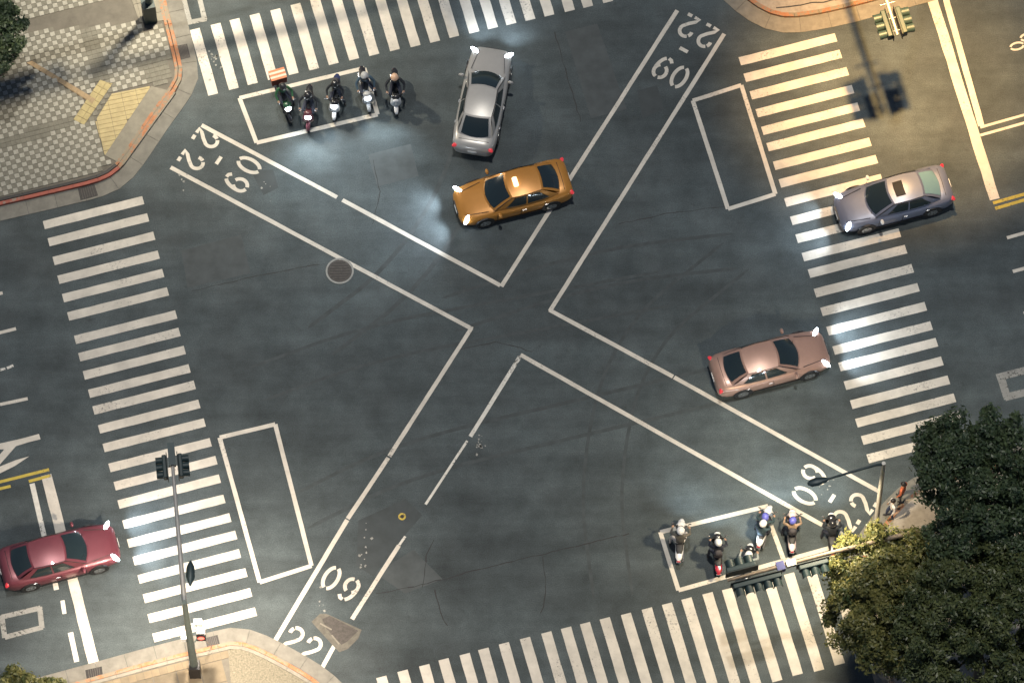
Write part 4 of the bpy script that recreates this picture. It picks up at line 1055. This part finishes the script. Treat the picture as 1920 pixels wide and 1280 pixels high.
def copy_proto(o, mats_, parent=None):
    c = o.copy(); COL.objects.link(c); c.parent = parent
    if c.type == 'MESH':
        for i, s_ in enumerate(c.material_slots):
            base = o.data.materials[i]
            s_.link = 'OBJECT'; s_.material = mats_.get(base.name, base)
    for ch in list(o.children): copy_proto(ch, mats_, c)
    return c
WHITE_G = glossy('gloss_white', (.72, .72, .72)); BLACK_G = glossy('gloss_black', (.02, .02, .022)); GREEN_G = glossy('gloss_green', (.03, .10, .05)); RED_G = glossy('gloss_red', (.40, .03, .05)); SILV_G = glossy('gloss_silver', (.40, .41, .42)); PINK_G = glossy('gloss_pink', (.62, .50, .50)); WINE_G = glossy('gloss_wine', (.12, .04, .05)); NAVY_G = glossy('gloss_navy', (.03, .04, .10)); PEACH_G = glossy('gloss_peach', (.62, .40, .27)); BLUE_G = glossy('gloss_blue', (.12, .13, .50))
HL = (0, -.035, 1.615)
def mm(body, acc, lamp, tail): return {'scooter_body_paint': body, 'scooter_accent': acc, 'scooter_front_lamp': lamp, 'scooter_tail_panel': tail}
gT, gB = 'scooters waiting in the top box', 'scooters waiting in the bottom box'
gTp, gBp = 'riders waiting in the top box', 'riders waiting in the bottom box'
def beam(o, watts=20):
    ld = bpy.data.lights.new('headlight_beam', 'SPOT'); ld.energy = watts; ld.color = (.78, .92, 1.0); ld.spot_size = R(120); ld.spot_blend = 1.0; ld.shadow_soft_size = .06
    lo_ = bpy.data.objects.new('headlight_beam', ld); COL.objects.link(lo_); lo_.parent = o; lo_.location = (0, .72, .90); lo_.rotation_euler = Vector((0, 1, -.18)).to_track_quat('-Z', 'Y').to_euler()
TOP = [((534, 198), (548, 240), 'green scooter with lit headlamp and striped delivery box', mm(GREEN_G, BLACK_G, LENSW2, BLACK_G), 'rider in green jacket on the scooter with striped box', solid('green_cloth', (.025, .11, .045)), None, BLACK_G, 0),
       ((580, 213), (578, 255), 'wine dark scooter with lit lamp, second from the striped delivery box', mm(WINE_G, WINE_G, LENSW2, BLACK_G), 'rider in black on the wine dark scooter', solid('black_cloth', (.02, .024, .03)), None, BLACK_G, 1),
       ((630, 193), (626, 240), 'white fronted scooter with lit headlamp in the middle of five', mm(BLACK_G, WHITE_G, LENSW2, NAVY_G), 'rider in black on the white fronted middle scooter', solid('black_cloth', (.02, .024, .03)), None, BLACK_G, 0),
       ((686, 178), (694, 220), 'silver scooter with the brightest headlamp, fourth from the striped box', mm(SILV_G, SILV_G, LENSW, BLACK_G), 'rider in blue grey jacket on the silver scooter', solid('slate_cloth', (.05, .09, .13)), None, SILV_G, 0),
       ((742, 182), (744, 225), 'black and white scooter standing outside the top waiting box', mm(BLACK_G, WHITE_G, SCL, BLACK_G), 'rider with peach helmet beside the top waiting box', solid('black_cloth', (.02, .024, .03)), None, PEACH_G, 1)]
for px, fp, lb, ms_, plb, jk, tr_, hm, k in TOP:
    o, c, rz = scooter(px, fp, lb, ms_, gT)
    if k == 0 or 'wine' in lb: beam(o)
    person(RM[k], c, rz, plb, jk, tr_, HL, hm, gTp)
    if 'striped' in lb and 'with lit headlamp and' in lb:
        bx = tag(empty('delivery_box', c, rz), 'orange and white striped delivery box on the green scooter', 'delivery box')
        OR = solid('orange_box', (.55, .20, .10)); WH = solid('cream_box', (.68, .56, .46))
        q = MB(); q.box((0, -.80, 1.03), (.62, .46, .42)); q.build('case', solid('wine_box', (.20, .05, .04)), bx)
        for j in range(5):
            q = MB(); q.box((0, -.80 - .46 / 2 + .046 + j * .092, 1.25), (.64, .088, .03)); q.build('lid_stripe', OR if j % 2 == 0 else WH, bx)
BOT = [((1275, 1021), (1279, 970), 'white scooter with red trim at the left end of the bottom box', mm(WHITE_G, WHITE_G, SCL, WHITE_G), 'rider in grey brown top with white helmet at the left end', solid('taupe_cloth', (.13, .12, .10)), solid('pale_trousers', (.55, .50, .46)), WHITE_G, 0),
       ((1345, 1044), (1343, 1000), 'black scooter with red and white tail in the bottom box', mm(BLACK_G, BLACK_G, SCL, RED_G), 'rider in dark jacket with white helmet on the red tailed scooter', solid('ink_cloth', (.022, .026, .04)), None, WHITE_G, 0),
       ((1402, 1066), (1408, 1020), 'scooter half hidden under the signal arm heads', mm(BLACK_G, SILV_G, SCL, BLACK_G), 'rider with white helmet half hidden behind the signal heads', solid('grey_cloth', (.30, .33, .33)), None, WHITE_G, 1),
       ((1433, 995), (1446, 950), 'white scooter carrying two people in the bottom box', mm(WHITE_G, WHITE_G, SCL, WHITE_G), 'rider in front with blue helmet on the two-up white scooter', solid('teal_cloth', (.035, .065, .075)), None, BLUE_G, 0),
       ((1484, 1003), (1484, 955), 'pale pink scooter beside the box dividing line', mm(PINK_G, PINK_G, SCL, PINK_G), 'rider in tan jacket with blue helmet on the pink scooter', solid('tan_cloth', (.36, .25, .17)), None, BLUE_G, 0),
       ((1558, 1008), (1556, 960), 'dark scooter partly under the golden leaves', mm(BLACK_G, BLACK_G, SCL, BLACK_G), 'rider in black with dark helmet next to the golden leaves', solid('black_cloth', (.02, .024, .03)), None, BLACK_G, 0)]
for i, (px, fp, lb, ms_, plb, jk, tr_, hm, k) in enumerate(BOT):
    o, c, rz = scooter(px, fp, lb, ms_, gB)
    person(RM[k], c, rz, plb, jk, tr_, HL, hm, gBp)
    if i == 3: person(PM, c, rz, 'passenger in teal jacket with white helmet on the two-up white scooter', solid('teal_cloth2', (.04, .07, .085)), None, (0, -.335, 1.665), WHITE_G, gBp)
p = at(1671, 968, .14); person(SMH, (p.x, p.y, .14), R(100), 'pedestrian in white shirt and dark blue trousers by the lamp post', solid('white_cloth', (.66, .62, .60)), solid('blue_trousers', (.03, .045, .10)), (0, .02, 1.615), None)
p = at(1690, 938, .14); person(SMH, (p.x, p.y, .14), R(60), 'pedestrian in orange red top under the edge of the tree', solid('coral_cloth', (.50, .13, .06)), solid('grey_trousers', (.10, .10, .11)), (0, .02, 1.615), None)
bpy.data.objects.remove(H0); bpy.data.objects.remove(V0)

# ------------------------------------------------------------------ trees
def tree(base, crown_c, rad, nclump, nleaf, m, label, leaf=(.035, .12), group='street trees of the junction', name='street_tree', cl_r=(.38, .72)):
    t = tag(empty(name, base), label, 'tree', group); C = Vector(crown_c) - Vector(base)
    H_ = C.z
    tr_ = MB(); tr_.tube([(0, 0, 0), (C.x * .1, C.y * .1, H_ * .3), (C.x * .6, C.y * .6, H_ * .72), (C.x, C.y, H_)], [.19, .15, .11, .05], 10)
    tk = tr_.build('trunk', BARK, t, True)
    u = rng.normal(size=(nclump, 3)); u /= np.linalg.norm(u, axis=1)[:, None]; u[:, 2] = np.abs(u[:, 2]) * 1.0 - .35 * (rng.random(nclump) < .35)
    fr_ = .40 + .66 * rng.random(nclump) ** .7
    cc = np.array(C) + u * fr_[:, None] * np.array(rad); cr = rng.uniform(cl_r[0], cl_r[1], nclump)
    lm = MB()
    for k in range(0, nclump, max(1, nclump // 14)):
        s_ = Vector((C.x * .5, C.y * .5, H_ * .6)); e = Vector(cc[k]); mid_ = s_.lerp(e, .5) + Vector((0, 0, .15))
        lm.tube([tuple(s_), tuple(mid_), tuple(e)], [.07, .045, .015], 6)
    lm.build('limb', BARK, tk, True)
    per = nleaf // nclump; N = per * nclump; ci = np.repeat(np.arange(nclump), per)
    d = rng.normal(size=(N, 3)); d /= np.linalg.norm(d, axis=1)[:, None]; rr = cr[ci] * rng.random(N) ** .55 * (1 + .35 * (rng.random(N) < .12))
    pos = cc[ci] + d * rr[:, None] * np.array((1, 1, .75))
    nrm = d * .6 + rng.normal(size=(N, 3)) * .55 + np.array((0, 0, .55)); nrm /= np.linalg.norm(nrm, axis=1)[:, None]
    a = np.cross(nrm, rng.normal(size=(N, 3))); a /= np.linalg.norm(a, axis=1)[:, None]; b_ = np.cross(nrm, a)
    sz = rng.uniform(leaf[0], leaf[1], N)[:, None]
    V = np.empty((N, 4, 3)); V[:, 0] = pos - a * sz; V[:, 1] = pos + b_ * sz * .42 - nrm * sz * .1; V[:, 2] = pos + a * sz; V[:, 3] = pos - b_ * sz * .42 - nrm * sz * .1
    me = bpy.data.meshes.new('crown'); me.vertices.add(N * 4); me.vertices.foreach_set('co', V.reshape(-1))
    me.loops.add(N * 4); me.loops.foreach_set('vertex_index', np.arange(N * 4, dtype=np.int32)); me.polygons.add(N)
    me.polygons.foreach_set('loop_start', np.arange(0, N * 4, 4, dtype=np.int32)); me.update(calc_edges=True); me.materials.append(m)
    co = bpy.data.objects.new('crown', me); COL.objects.link(co); co.parent = t
    return t
def tree_px(px, z, rad, nc, nl, m, label, **k):
    c = at(px[0], px[1], z); tree(Vector((c.x + .2, c.y - .1, 0)), c, rad, nc, nl, m, label, **k)
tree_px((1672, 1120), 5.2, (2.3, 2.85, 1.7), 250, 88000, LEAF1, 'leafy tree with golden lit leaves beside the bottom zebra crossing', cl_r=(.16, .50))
tree_px((1840, 920), 7.0, (2.6, 3.2, 2.0), 230, 70000, LEAF2, 'dark leafy tree right of the slim street lamp', cl_r=(.18, .55))
tree_px((1840, 1165), 6.6, (2.9, 3.1, 2.0), 250, 80000, LEAF3, 'dark leafy tree filling the bottom right corner', cl_r=(.18, .55))
tree_px((-22, 60), 3.6, (1.45, 1.9, 1.3), 70, 34000, LEAF2, 'dark tree crown at the top left edge over the tiles', cl_r=(.2, .5))
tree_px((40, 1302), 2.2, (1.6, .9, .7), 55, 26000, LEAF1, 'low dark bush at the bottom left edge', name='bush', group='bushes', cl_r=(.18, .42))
